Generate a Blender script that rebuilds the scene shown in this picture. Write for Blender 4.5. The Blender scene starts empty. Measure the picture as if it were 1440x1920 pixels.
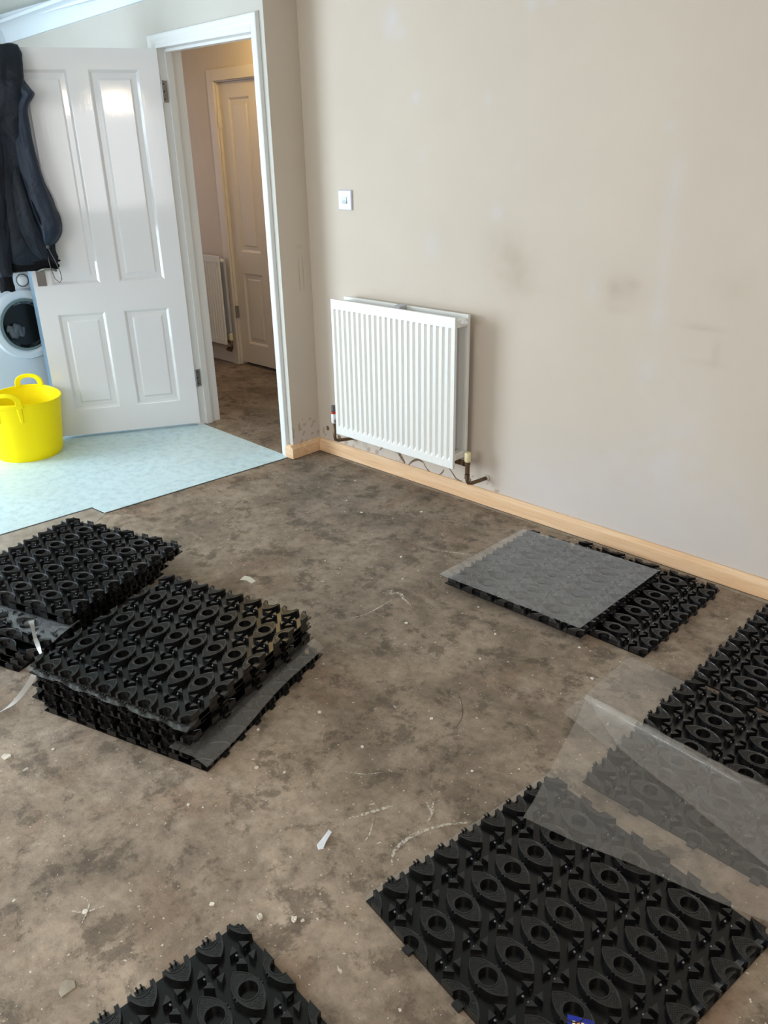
import bpy, bmesh, math, random
from mathutils import Vector, Matrix, noise

random.seed(7)
SC = bpy.context.scene
COL = SC.collection

# ------------------------------------------------------------------ camera
cam_d = bpy.data.cameras.new('camera')
cam = bpy.data.objects.new('camera', cam_d)
COL.objects.link(cam)
RT = Vector((0.71955145, 0.69417974, -0.01897867))
UP = Vector((-0.27317115, 0.30807005, 0.91130147))
FW = Vector((-0.63845378, 0.65054387, -0.41130213))
m = Matrix((RT, UP, -FW)).transposed().to_4x4()
m.translation = Vector((0, 0, 1.5))
cam.matrix_world = m
cam_d.sensor_fit = 'VERTICAL'
cam_d.sensor_height = 36.0
cam_d.lens = 36.0 * 1508.35 / 1920.0
cam_d.clip_start = 0.05
cam_d.clip_end = 60
SC.camera = cam

# ------------------------------------------------------------------ world, lights, exposure
world = bpy.data.worlds.new('world')
SC.world = world
world.use_nodes = True
bg = world.node_tree.nodes['Background']
bg.inputs[0].default_value = (0.72, 0.86, 1.0, 1)
bg.inputs[1].default_value = 0.8


def area(name, loc, target, sx, sy, power, col):
    d = bpy.data.lights.new(name, 'AREA')
    d.shape = 'RECTANGLE'
    d.size, d.size_y = sx, sy
    d.energy = power
    d.color = col
    o = bpy.data.objects.new(name, d)
    COL.objects.link(o)
    o.location = loc
    o.rotation_euler = (Vector(target) - Vector(loc)).to_track_quat('-Z', 'Y').to_euler()
    return o


def point(name, loc, radius, power, col):
    d = bpy.data.lights.new(name, 'POINT')
    d.shadow_soft_size = radius
    d.energy = power
    d.color = col
    o = bpy.data.objects.new(name, d)
    COL.objects.link(o)
    o.location = loc
    return o


# daylight through the kitchen patio door (left wall) and the window of the far end wall
area('patio_daylight', (-5.68, -0.75, 1.1), (-3.2, 0.6, 0.9), 1.9, 2.0, 172, (0.76, 0.885, 1.0))
area('window_daylight', (2.42, -1.55, 1.45), (-1.5, 0.6, 1.0), 1.5, 1.3, 26, (1.0, 0.97, 0.96))
area('rear_added_fill', (-1.7, -2.52, 1.45), (-1.6, 2.0, 0.8), 2.1, 1.1, 50, (1.0, 0.96, 0.94))  # added frontal fill at an unseen rear window placed for the light
point('pendant_bulb', (0.45, -0.25, 2.02), 0.12, 27, (1.0, 0.82, 0.64))
point('hall_bulb', (-4.22, 3.25, 2.19), 0.06, 11, (1.0, 0.68, 0.28))
area('hall_cool_fill', (-6.2, 3.1, 1.2), (-4.5, 3.4, 0.7), 0.7, 1.6, 4.5, (0.86, 0.82, 1.0))  # added cool fill for the lower hall, no opening behind it

SC.view_settings.view_transform = 'Standard'
SC.view_settings.look = 'None'
SC.view_settings.gamma = 1.0
SC.view_settings.use_curve_mapping = False
SC.view_settings.exposure = 0.03


# ------------------------------------------------------------------ helpers
def lin(r, g, b):
    def f(c):
        c /= 255.0
        return c / 12.92 if c <= 0.04045 else ((c + 0.055) / 1.055) ** 2.4
    return (f(r), f(g), f(b), 1.0)


class MB:
    def __init__(self):
        self.v, self.f, self.mi = [], [], []

    def face(self, idx, mi=0):
        self.f.append(tuple(idx)); self.mi.append(mi)

    def verts(self, pts):
        n = len(self.v); self.v.extend([tuple(p) for p in pts]); return list(range(n, n + len(pts)))

    def box(self, x0, x1, y0, y1, z0, z1, mi=0):
        a = self.verts([(x0, y0, z0), (x1, y0, z0), (x1, y1, z0), (x0, y1, z0), (x0, y0, z1), (x1, y0, z1), (x1, y1, z1), (x0, y1, z1)])
        for q in ((0, 3, 2, 1), (4, 5, 6, 7), (0, 1, 5, 4), (1, 2, 6, 5), (2, 3, 7, 6), (3, 0, 4, 7)):
            self.face([a[i] for i in q], mi)

    def prism(self, poly, z0, z1, mi=0):
        n = len(poly)
        a = self.verts([(p[0], p[1], z0) for p in poly]); b = self.verts([(p[0], p[1], z1) for p in poly])
        self.face(a[::-1], mi); self.face(b, mi)
        for i in range(n):
            j = (i + 1) % n
            self.face((a[i], a[j], b[j], b[i]), mi)

    def extrude(self, prof, axis, t0, t1, mi=0):
        """prof in the two other axes (ordered), extruded along axis"""
        def mk(p, t):
            if axis == 0: return (t, p[0], p[1])
            if axis == 1: return (p[0], t, p[1])
            return (p[0], p[1], t)
        n = len(prof)
        a = self.verts([mk(p, t0) for p in prof]); b = self.verts([mk(p, t1) for p in prof])
        self.face(a[::-1], mi); self.face(b, mi)
        for i in range(n):
            j = (i + 1) % n
            self.face((a[i], a[j], b[j], b[i]), mi)

    def loft(self, rings, mi=0, closed=True, cap=True):
        ids = [self.verts(r) for r in rings]
        n = len(ids[0])
        for a, b in zip(ids[:-1], ids[1:]):
            for i in range(n if closed else n - 1):
                j = (i + 1) % n
                self.face((a[i], a[j], b[j], b[i]), mi)
        if cap and closed:
            self.face(ids[0][::-1], mi); self.face(ids[-1], mi)

    def tube(self, path, r, n=10, mi=0):
        P = [Vector(p) for p in path]
        rr = r if isinstance(r, (list, tuple)) else [r] * len(P)
        rings = []
        ref = None
        for i, p in enumerate(P):
            t = (P[min(i + 1, len(P) - 1)] - P[max(i - 1, 0)]).normalized()
            if ref is None:
                ref = Vector((0, 0, 1)) if abs(t.z) < 0.9 else Vector((1, 0, 0))
            a = (ref - t * ref.dot(t)).normalized(); ref = a
            b = t.cross(a)
            rings.append([p + (a * math.cos(2 * math.pi * k / n) + b * math.sin(2 * math.pi * k / n)) * rr[i] for k in range(n)])
        self.loft(rings, mi)

    def lathe(self, prof, c=(0, 0, 0), n=32, mi=0, axis='z', cap=True):
        rings = []
        for r, z in prof:
            ring = []
            for k in range(n):
                a = 2 * math.pi * k / n
                x, y = r * math.cos(a), r * math.sin(a)
                if axis == 'z': q = (c[0] + x, c[1] + y, c[2] + z)
                elif axis == 'x': q = (c[0] + z, c[1] + x, c[2] + y)
                else: q = (c[0] + y, c[1] + z, c[2] + x)
                ring.append(q)
            rings.append(ring)
        self.loft(rings, mi, True, cap)

    def mesh(self, name, mats, smooth=False):
        me = bpy.data.meshes.new(name)
        me.from_pydata(self.v, [], self.f)
        for mt in (mats if isinstance(mats, (list, tuple)) else [mats]):
            me.materials.append(mt)
        for p, i in zip(me.polygons, self.mi):
            p.material_index = i
            p.use_smooth = smooth
        bm = bmesh.new(); bm.from_mesh(me)
        bmesh.ops.recalc_face_normals(bm, faces=bm.faces)
        bm.to_mesh(me); bm.free()
        me.update()
        return me

    def build(self, name, mats, parent=None, smooth=False, bevel=0, loc=None, sharp=None):
        o = bpy.data.objects.new(name, self.mesh(name, mats, smooth))
        COL.objects.link(o)
        if parent: o.parent = parent
        if loc: o.location = loc
        if bevel:
            b = o.modifiers.new('b', 'BEVEL'); b.width = bevel; b.segments = 2; b.limit_method = 'ANGLE'; b.angle_limit = 0.7
        if sharp is not None:
            o.data.set_sharp_from_angle(angle=sharp)
        return o


def tag(o, label=None, cat=None, group=None, kind=None):
    if label: o['label'] = label
    if cat: o['category'] = cat
    if group: o['group'] = group
    if kind: o['kind'] = kind
    return o


def empty(name, loc=(0, 0, 0), rz=0.0):
    o = bpy.data.objects.new(name, None); COL.objects.link(o)
    o.location = loc; o.rotation_euler = (0, 0, rz); o.empty_display_size = 0.05
    return o


def struct(o):
    o['kind'] = 'structure'; return o


def inst(name, me, parent, loc=(0, 0, 0), rz=0.0):
    o = bpy.data.objects.new(name, me); COL.objects.link(o)
    o.parent = parent; o.location = loc; o.rotation_euler = (0, 0, rz)
    return o


# ------------------------------------------------------------------ materials
def mat(name, col=(0.8, 0.8, 0.8, 1), rough=0.5, metal=0.0, spec=0.5, coat=0.0):
    mt = bpy.data.materials.new(name); mt.use_nodes = True
    b = mt.node_tree.nodes['Principled BSDF']
    b.inputs['Base Color'].default_value = col
    b.inputs['Roughness'].default_value = rough
    b.inputs['Metallic'].default_value = metal
    b.inputs['Specular IOR Level'].default_value = spec
    b.inputs['Coat Weight'].default_value = coat
    return mt


class NT:
    def __init__(self, mt):
        self.t = mt.node_tree; self.b = self.t.nodes.get('Principled BSDF')
        self.co = None

    def n(self, typ, **kw):
        o = self.t.nodes.new(typ)
        for k, v in kw.items():
            if k in o.inputs: o.inputs[k].default_value = v
            else: setattr(o, k, v)
        return o

    def l(self, a, b): self.t.links.new(a, b)

    def coord(self, scale=(1, 1, 1), kind='Object'):
        tc = self.n('ShaderNodeTexCoord'); mp = self.n('ShaderNodeMapping')
        mp.inputs['Scale'].default_value = scale
        self.l(tc.outputs[kind], mp.inputs[0]); return mp.outputs[0]

    def noise(self, co, scale, detail=4, rough=0.55, dist=0.0):
        x = self.n('ShaderNodeTexNoise')
        x.inputs['Scale'].default_value = scale; x.inputs['Detail'].default_value = detail
        x.inputs['Roughness'].default_value = rough; x.inputs['Distortion'].default_value = dist
        self.l(co, x.inputs['Vector']); return x.outputs['Fac']

    def ramp(self, fac, stops):
        r = self.n('ShaderNodeValToRGB'); e = r.color_ramp.elements
        e[0].position, e[0].color = stops[0][0], stops[0][1]
        e[1].position, e[1].color = stops[-1][0], stops[-1][1]
        for p, c in stops[1:-1]:
            q = e.new(p); q.color = c
        self.l(fac, r.inputs[0]); return r.outputs[0]

    def mix(self, fac, a, b, mode='MIX'):
        x = self.n('ShaderNodeMix', data_type='RGBA', blend_type=mode)
        for s, v in ((0, fac), (6, a), (7, b)):
            if isinstance(v, (int, float)): x.inputs[s].default_value = v
            elif isinstance(v, tuple): x.inputs[s].default_value = v
            else: self.l(v, x.inputs[s])
        return x.outputs[2]

    def bump(self, h, strength=0.2, dist=0.002):
        b = self.n('ShaderNodeBump'); b.inputs['Strength'].default_value = strength; b.inputs['Distance'].default_value = dist
        self.l(h, b.inputs['Height']); self.l(b.outputs[0], self.b.inputs['Normal'])


K0, K1 = (0, 0, 0, 1), (1, 1, 1, 1)


def wall_mat(name, base, use_attr=True):
    mt = mat(name, base, 0.75, 0, 0.3); t = NT(mt); co = t.coord()
    n1 = t.noise(co, 2.2, 4); n2 = t.noise(co, 60, 3)
    c = t.mix(t.ramp(n1, [(0.3, K0), (0.75, K1)]), base, tuple(x * 0.94 for x in base[:3]) + (1,))
    if use_attr:
        at = t.n('ShaderNodeAttribute', attribute_name='paint')
        c = t.mix(1.0, c, at.outputs['Color'], 'MULTIPLY')
    t.l(c, t.b.inputs['Base Color']); t.bump(n2, 0.12, 0.002)
    return mt


M_wall = wall_mat('cream_wall_paint', lin(207, 195, 181))
M_wall_plain = wall_mat('cream_wall_paint_plain', lin(200, 197, 189), False)
M_hallwall = wall_mat('hall_wall_paint', lin(218, 207, 194), False)
M_ceiling = mat('ceiling_paint', lin(214, 216, 208), 0.85, 0, 0.2)
M_cornice = mat('cornice_paint', lin(226, 236, 244), 0.6, 0, 0.3)

# glossy white gloss paint with brush marks
M_gloss = mat('white_gloss_paint', lin(230, 230, 233), 0.3, 0, 0.3, 1.0)
M_gloss.node_tree.nodes['Principled BSDF'].inputs['Coat Roughness'].default_value = 0.06
t = NT(M_gloss); co = t.coord((95, 95, 9)); h1 = t.noise(co, 1.0, 5, 0.65)
b_ = t.n('ShaderNodeBump'); b_.inputs['Strength'].default_value = 1.0; b_.inputs['Distance'].default_value = 0.0002
t.l(h1, b_.inputs['Height']); t.l(b_.outputs[0], t.b.inputs['Coat Normal'])
M_jamb = mat('white_jamb_paint', lin(226, 228, 228), 0.25, 0, 0.5)
t = NT(M_jamb); t.bump(t.noise(t.coord((60, 60, 8)), 1.0, 3), 0.2, 0.003)
M_halldoor = mat('cream_hall_door_paint', lin(224, 216, 208), 0.38, 0, 0.4)
M_rad = mat('white_radiator_enamel', lin(236, 236, 232), 0.3, 0, 0.5)
M_radin = mat('radiator_inner_steel', lin(190, 192, 200), 0.45)
M_pipe = mat('tarnished_copper', lin(112, 92, 72), 0.45, 0.7)
M_chrome = mat('dull_chrome', lin(128, 126, 126), 0.28, 1.0)
M_hinge = mat('zinc_hinge', lin(150, 150, 150), 0.35, 0.8)
M_cap = mat('cream_valve_cap', lin(232, 220, 176), 0.45)
M_white = mat('white_plastic', lin(236, 237, 240), 0.32)
M_switch = mat('switch_plastic', lin(206, 212, 236), 0.3)
M_rocker = mat('switch_rocker_plastic', lin(190, 200, 204), 0.35)
M_red = mat('red_plastic', lin(190, 40, 30), 0.4)
M_dark = mat('near_black_matt', lin(22, 20, 19), 0.8)  # near-black for screws, vinyl edge, gap strip and threshold

# black moulded plastic
M_black = mat('black_moulded_plastic', lin(20, 20, 22), 0.32, 0, 0.75)
t = NT(M_black); co = t.coord(); n1 = t.noise(co, 9, 4); n2 = t.noise(co, 400, 2)
t.l(t.mix(t.ramp(n1, [(0.35, K0), (0.75, K1)]), lin(7, 7, 9), lin(17, 16, 16)), t.b.inputs['Base Color'])
rr = t.n('ShaderNodeMapRange'); rr.inputs[3].default_value = 0.26; rr.inputs[4].default_value = 0.42
t.l(n1, rr.inputs[0]); t.l(rr.outputs[0], t.b.inputs['Roughness']); t.bump(n2, 0.15, 0.0006)
M_plate = mat('black_plastic_plate', lin(6, 6, 8), 0.22, 0, 0.45)
t = NT(M_plate); co = t.coord(); n1 = t.noise(co, 7, 4)
rr = t.n('ShaderNodeMapRange'); rr.inputs[3].default_value = 0.16; rr.inputs[4].default_value = 0.34
t.l(n1, rr.inputs[0]); t.l(rr.outputs[0], t.b.inputs['Roughness']); t.bump(t.noise(co, 30, 3), 0.1, 0.001)
M_nib = mat('snap_nib_painted_glint', lin(128, 138, 146), 0.15, 0, 0.6)  # black nibs coloured pale, the window glint put into the colour

# concrete
M_conc = mat('bare_concrete', lin(125, 113, 100), 0.72, 0, 0.35)
t = NT(M_conc); co = t.coord()
nA = t.noise(co, 1.15, 7, 0.62, 0.5); nB = t.noise(co, 4.5, 8, 0.68, 0.3); nC = t.noise(co, 26, 6, 0.7); nD = t.noise(co, 170, 3, 0.6)
cA = t.ramp(nA, [(0.30, lin(128, 116, 103)), (0.46, lin(162, 148, 133)), (0.58, lin(184, 169, 153)), (0.70, lin(206, 191, 175))])
cB = t.ramp(nB, [(0.30, lin(92, 82, 71)), (0.44, lin(142, 129, 115)), (0.54, lin(184, 169, 153)), (0.72, lin(214, 200, 184))])
c = t.mix(0.55, cA, cB)
brn = t.ramp(t.noise(co, 2.7, 5, 0.6, 0.8), [(0.53, K0), (0.70, K1)])
x = t.n('ShaderNodeMath', operation='MULTIPLY'); t.l(brn, x.inputs[0]); x.inputs[1].default_value = 0.5
c = t.mix(x.outputs[0], c, lin(148, 116, 92))
dk = t.ramp(t.noise(co, 8.5, 9, 0.74, 0.2), [(0.525, K0), (0.585, K1)])
x = t.n('ShaderNodeMath', operation='MULTIPLY'); t.l(dk, x.inputs[0]); x.inputs[1].default_value = 0.62
c = t.mix(x.outputs[0], c, lin(100, 89, 77))
dk2 = t.ramp(t.noise(co, 27, 8, 0.72, 0.15), [(0.54, K0), (0.60, K1)])
x = t.n('ShaderNodeMath', operation='MULTIPLY'); t.l(dk2, x.inputs[0]); x.inputs[1].default_value = 0.22
c = t.mix(x.outputs[0], c, lin(100, 89, 77))
lt2 = t.ramp(t.noise(co, 5.5, 8, 0.7, 0.2), [(0.56, K0), (0.70, K1)])
x = t.n('ShaderNodeMath', operation='MULTIPLY'); t.l(lt2, x.inputs[0]); x.inputs[1].default_value = 0.45
c = t.mix(x.outputs[0], c, lin(214, 200, 186))
c = t.mix(0.55, c, t.ramp(nC, [(0.3, lin(88, 88, 88)), (0.5, lin(186, 186, 186)), (0.7, lin(222, 222, 222))]), 'MULTIPLY')
c = t.mix(1.0, c, lin(253, 247, 242), 'MULTIPLY')
at = t.n('ShaderNodeAttribute', attribute_name='paint')
c = t.mix(1.0, c, at.outputs['Color'], 'MULTIPLY')
# small pale flecks of plaster and paint
for sc_, thr, colr in ((42, 0.034, lin(226, 217, 204)), (100, 0.050, lin(214, 205, 192)), (22, 0.026, lin(206, 196, 182))):
    vo = t.n('ShaderNodeTexVoronoi'); vo.inputs['Scale'].default_value = sc_; vo.inputs['Randomness'].default_value = 1.0
    wob = t.n('ShaderNodeVectorMath', operation='ADD'); wn = t.n('ShaderNodeTexNoise'); wn.inputs['Scale'].default_value = sc_ * 2.2
    ws = t.n('ShaderNodeVectorMath', operation='SCALE'); ws.inputs['Scale'].default_value = 0.7 / sc_
    t.l(co, wn.inputs['Vector']); t.l(wn.outputs['Color'], ws.inputs[0]); t.l(co, wob.inputs[0]); t.l(ws.outputs[0], wob.inputs[1])
    t.l(wob.outputs[0], vo.inputs['Vector'])
    s2 = t.n('ShaderNodeSeparateColor'); t.l(vo.outputs['Color'], s2.inputs[0])
    gate = t.n('ShaderNodeMath', operation='GREATER_THAN'); t.l(s2.outputs[0], gate.inputs[0]); gate.inputs[1].default_value = 0.66
    sz = t.n('ShaderNodeMath', operation='MULTIPLY'); t.l(s2.outputs[1], sz.inputs[0]); sz.inputs[1].default_value = thr * 4.0
    lt = t.n('ShaderNodeMath', operation='LESS_THAN'); t.l(vo.outputs['Distance'], lt.inputs[0]); t.l(sz.outputs[0], lt.inputs[1])
    mu = t.n('ShaderNodeMath', operation='MULTIPLY'); t.l(lt.outputs[0], mu.inputs[0]); t.l(gate.outputs[0], mu.inputs[1])
    m2 = t.n('ShaderNodeMath', operation='MULTIPLY'); t.l(mu.outputs[0], m2.inputs[0]); m2.inputs[1].default_value = 0.75
    c = t.mix(m2.outputs[0], c, colr)
t.l(c, t.b.inputs['Base Color'])
hh = t.n('ShaderNodeMath', operation='ADD'); t.l(nC, hh.inputs[0]); t.l(nD, hh.inputs[1]); t.bump(hh.outputs[0], 0.35, 0.003)

M_dust = mat('pale_cement_dust', lin(168, 158, 144), 0.8, 0, 0.2)
t = NT(M_dust); t.l(t.ramp(t.noise(t.coord(), 14, 6), [(0.3, lin(140, 128, 114)), (0.7, lin(176, 166, 152))]), t.b.inputs['Base Color'])
M_mark = mat('dried_paint_mark', lin(204, 194, 180), 0.7, 0, 0.2)
t = NT(M_mark); al = t.ramp(t.noise(t.coord(), 120, 5, 0.7), [(0.38, K0), (0.54, (0.9, 0.9, 0.9, 1))]); t.l(al, t.b.inputs['Alpha'])
M_crack = mat('crack_grime', lin(92, 82, 72), 0.9)
M_vinyl = mat('pale_blue_vinyl', lin(186, 202, 206), 0.38, 0, 0.4)
t = NT(M_vinyl); co = t.coord()
c = t.ramp(t.noise(co, 24, 6, 0.7), [(0.3, lin(178, 204, 214)), (0.5, lin(204, 228, 236)), (0.72, lin(218, 238, 244))])
c = t.mix(t.ramp(t.noise(co, 3.2, 4), [(0.35, K0), (0.8, (0.5, 0.5, 0.5, 1))]), c, lin(204, 218, 218))
t.l(c, t.b.inputs['Base Color'])

M_pine = mat('new_pine', lin(226, 180, 136), 0.5, 0, 0.35)
t = NT(M_pine); co = t.coord((2.2, 34, 34))
w = t.noise(co, 1.0, 5, 0.6, 1.0)
t.l(t.ramp(w, [(0.25, lin(212, 168, 128)), (0.5, lin(228, 190, 150)), (0.75, lin(238, 208, 174))]), t.b.inputs['Base Color'])

M_yellow = mat('yellow_flexible_plastic', lin(255, 232, 0), 0.5, 0, 0.2)
M_yellow.node_tree.nodes['Principled BSDF'].inputs['Subsurface Weight'].default_value = 0.0
M_jacket = mat('dark_navy_nylon', lin(38, 46, 58), 0.5, 0, 0.25)
t = NT(M_jacket); co = t.coord()
t.l(t.ramp(t.noise(co, 7, 4), [(0.3, lin(16, 22, 32)), (0.7, lin(28, 37, 50))]), t.b.inputs['Base Color']); t.bump(t.noise(co, 9, 3, 0.5, 1.0), 0.45, 0.03)
M_jacket2 = mat('slate_nylon_sleeve', lin(34, 44, 60), 0.48, 0, 0.3)
t = NT(M_jacket2); co = t.coord(); t.bump(t.noise(co, 9, 3, 0.5, 1.0), 0.45, 0.03)
M_knit = mat('black_knit_cuff', lin(14, 15, 19), 0.9, 0, 0.2)
t = NT(M_knit); t.bump(t.noise(t.coord((200, 200, 6)), 1, 2), 0.5, 0.003)
M_cord = mat('grey_elastic_cord', lin(96, 98, 100), 0.7)
M_glass = mat('dark_porthole_glass', lin(40, 48, 50), 0.05, 0, 0.6)
M_glass.node_tree.nodes['Principled BSDF'].inputs['Transmission Weight'].default_value = 0.75
M_drum = mat('steel_drum', lin(120, 122, 122), 0.3, 0.9)
M_washer = mat('washing_machine_white', lin(226, 234, 244), 0.35)
M_cab = mat('blue_grey_cabinet', lin(128, 152, 172), 0.4)
M_top = mat('black_worktop', lin(24, 26, 30), 0.3)
M_card = mat('beige_card', lin(206, 176, 140), 0.7)
M_cloth = mat('dark_cloth', lin(40, 46, 56), 0.85)
M_plaster = mat('white_plaster_chip', lin(222, 214, 202), 0.8)
M_scrap = mat('white_plastic_scrap', lin(222, 224, 232), 0.4)
M_blue = mat('blue_foil_wrapper', lin(18, 40, 160), 0.25, 0, 0.6)
M_orange = mat('orange_print', lin(240, 150, 70), 0.4)
M_cream = mat('cream_print', lin(246, 224, 170), 0.4)
M_stain = mat('brown_wallpaper_remnant', lin(118, 96, 76), 0.8)
M_flake = mat('grey_filler', lin(190, 182, 172), 0.8)


def film_mat(name, haze, tint=(0.8, 0.8, 0.8, 1), gloss_rough=0.12):
    mt = bpy.data.materials.new(name); mt.use_nodes = True
    nt = mt.node_tree; nt.nodes.clear()
    out = nt.nodes.new('ShaderNodeOutputMaterial')
    tr = nt.nodes.new('ShaderNodeBsdfTransparent'); tr.inputs[0].default_value = (1, 1, 1, 1)
    df = nt.nodes.new('ShaderNodeBsdfDiffuse'); df.inputs[0].default_value = tint
    gl = nt.nodes.new('ShaderNodeBsdfGlossy'); gl.inputs['Roughness'].default_value = gloss_rough
    gl.inputs[0].default_value = (0.95, 0.95, 0.95, 1)
    m1 = nt.nodes.new('ShaderNodeMixShader'); m1.inputs[0].default_value = haze
    m2 = nt.nodes.new('ShaderNodeMixShader')
    lw = nt.nodes.new('ShaderNodeLayerWeight'); lw.inputs[0].default_value = 0.5
    pw = nt.nodes.new('ShaderNodeMath'); pw.operation = 'POWER'; pw.inputs[1].default_value = 5.0
    fr = nt.nodes.new('ShaderNodeMath'); fr.operation = 'MULTIPLY_ADD'; fr.inputs[1].default_value = 0.75; fr.inputs[2].default_value = 0.06
    nt.links.new(lw.outputs['Facing'], pw.inputs[0]); nt.links.new(pw.outputs[0], fr.inputs[0])
    tc = nt.nodes.new('ShaderNodeTexCoord'); no = nt.nodes.new('ShaderNodeTexNoise'); no.inputs['Scale'].default_value = 9; no.inputs['Detail'].default_value = 3
    bp = nt.nodes.new('ShaderNodeBump'); bp.inputs['Strength'].default_value = 0.35; bp.inputs['Distance'].default_value = 0.006
    L = nt.links.new
    L(tc.outputs['Object'], no.inputs[0]); L(no.outputs[0], bp.inputs['Height']); L(bp.outputs[0], gl.inputs['Normal'])
    L(tr.outputs[0], m1.inputs[1]); L(df.outputs[0], m1.inputs[2])
    L(fr.outputs[0], m2.inputs[0]); L(m1.outputs[0], m2.inputs[1]); L(gl.outputs[0], m2.inputs[2])
    L(m2.outputs[0], out.inputs[0])
    return mt


M_film = film_mat('clear_film', 0.085, (0.80, 0.76, 0.73, 1), 0.09)
M_film_w = film_mat('hazy_film', 0.19, (0.8, 0.82, 0.84, 1))
nt_ = M_film_w.node_tree; at_ = nt_.nodes.new('ShaderNodeAttribute'); at_.attribute_name = 'haze'
nt_.links.new(at_.outputs['Fac'], [n for n in nt_.nodes if n.type == 'MIX_SHADER'][0].inputs[0])
M_film_f = film_mat('thin_floor_film', 0.09, (0.95, 0.93, 0.91, 1))
M_ribbon = film_mat('clear_ribbon', 0.55, (0.9, 0.9, 0.9, 1), 0.08)

# ------------------------------------------------------------------ room shell
CEIL = 2.29


def gauss(x, y, cx, cy, rx, ry):
    return math.exp(-(((x - cx) / rx) ** 2 + ((y - cy) / ry) ** 2))


def painted_grid(name, fx, nu, nv, colf, material):
    """grid mesh with a 'paint' colour attribute; fx(u,v)->point, colf(point)->rgb multiplier"""
    vs = [fx(i / nu, j / nv) for j in range(nv + 1) for i in range(nu + 1)]
    fs = [(j * (nu + 1) + i, j * (nu + 1) + i + 1, (j + 1) * (nu + 1) + i + 1, (j + 1) * (nu + 1) + i) for j in range(nv) for i in range(nu)]
    me = bpy.data.meshes.new(name); me.from_pydata(vs, [], fs); me.materials.append(material)
    ca = me.color_attributes.new('paint', 'FLOAT_COLOR', 'POINT')
    buf = []
    for p in vs:
        c = colf(p); buf += [c[0], c[1], c[2], 1.0]
    ca.data.foreach_set('color', buf); me.update()
    o = bpy.data.objects.new(name, me); COL.objects.link(o)
    return struct(o)


def mixc(a, b, f):
    f = max(0.0, min(1.0, f)); return tuple(x * (1 - f) + y * f for x, y in zip(a, b))


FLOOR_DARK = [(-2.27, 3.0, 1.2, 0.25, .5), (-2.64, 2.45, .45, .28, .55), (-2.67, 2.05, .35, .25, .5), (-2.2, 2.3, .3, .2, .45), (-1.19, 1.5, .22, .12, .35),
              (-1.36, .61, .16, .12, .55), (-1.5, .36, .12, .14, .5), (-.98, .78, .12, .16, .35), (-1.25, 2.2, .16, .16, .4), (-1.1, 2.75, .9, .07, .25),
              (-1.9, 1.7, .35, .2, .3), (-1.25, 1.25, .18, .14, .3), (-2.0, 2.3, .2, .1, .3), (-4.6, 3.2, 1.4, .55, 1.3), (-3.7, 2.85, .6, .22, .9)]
FLOOR_LIGHT = [(-1.3, .85, .35, .3, .35), (-1.9, .5, .3, .25, .4), (-3.2, 1.4, .2, .3, .4), (-1.2, .35, .25, .15, .3), (-1.6, 1.48, .06, .05, .6), (-2.0, 1.05, .2, .06, .25)]


def floor_col(p):
    x, y = p[0], p[1]
    k = 1.0
    w = 0.55 + 0.9 * noise.noise((x * 3.1, y * 3.1, 1.7))
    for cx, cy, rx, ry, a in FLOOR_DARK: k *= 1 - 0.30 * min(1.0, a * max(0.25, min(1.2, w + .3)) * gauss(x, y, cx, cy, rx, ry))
    for cx, cy, rx, ry, a in FLOOR_LIGHT: k *= 1 + 0.45 * a * gauss(x, y, cx, cy, rx, ry)
    return (k, k * (0.985 + 0.015 * k), k * (0.97 + 0.02 * k))


floor = painted_grid('floor', lambda u, v: (-6.3 + 8.9 * u, -2.7 + 6.5 * v, 0.0), 300, 220, floor_col, M_conc)

WHITE_PATCH = [(-2.60, 1.97, .041, .048, 1), (-1.92, 1.955, .018, .019, 1), (-1.84, 1.955, .022, .013, 1), (-2.47, 1.69, .022, .02, 1), (-2.44, 1.47, .024, .029, .5),
               (-2.10, 1.66, .015, .022, .7), (-2.04, 1.26, .023, .028, .9), (-2.38, 1.12, .042, .049, .7), (-1.35, 1.55, .018, .016, .7), (-1.31, 1.38, .022, .07, .5),
               (-1.32, 1.22, .022, .12, .55), (-1.315, 1.03, .02, .08, .5), (-1.31, .93, .024, .036, .7), (-1.58, 1.01, .022, .027, .8), (-1.34, .73, .04, .05, .7),
               (-1.2, .40, .13, .25, .6), (-1.95, 1.43, .015, .019, .6), (-.95, .31, .06, .12, .6), (-1.4, .3, .2, .15, .6), (-2.55, 1.92, .03, .02, .6),
               (-1.75, .16, .2, .09, .7), (-2.62, 1.93, .014, .02, .9), (-1.66, 1.3, .02, .03, .25)]
SMUDGE = [(-1.99, 1.10, .10, .09, .38), (-1.93, 1.03, .07, .08, .25), (-1.46, 1.02, .08, .05, .3), (-1.42, 1.04, .025, .016, .35), (-1.14, .92, .08, .010, .35), (-1.09, .85, .014, .05, .3),
          (-1.05, 1.06, .068, .06, .16), (-1.50, 1.0, .02, .05, .25), (-1.12, .80, .07, .012, .22), (-1.9, .98, .1, .03, .12), (-1.48, .95, .05, .02, .25)]


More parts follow.
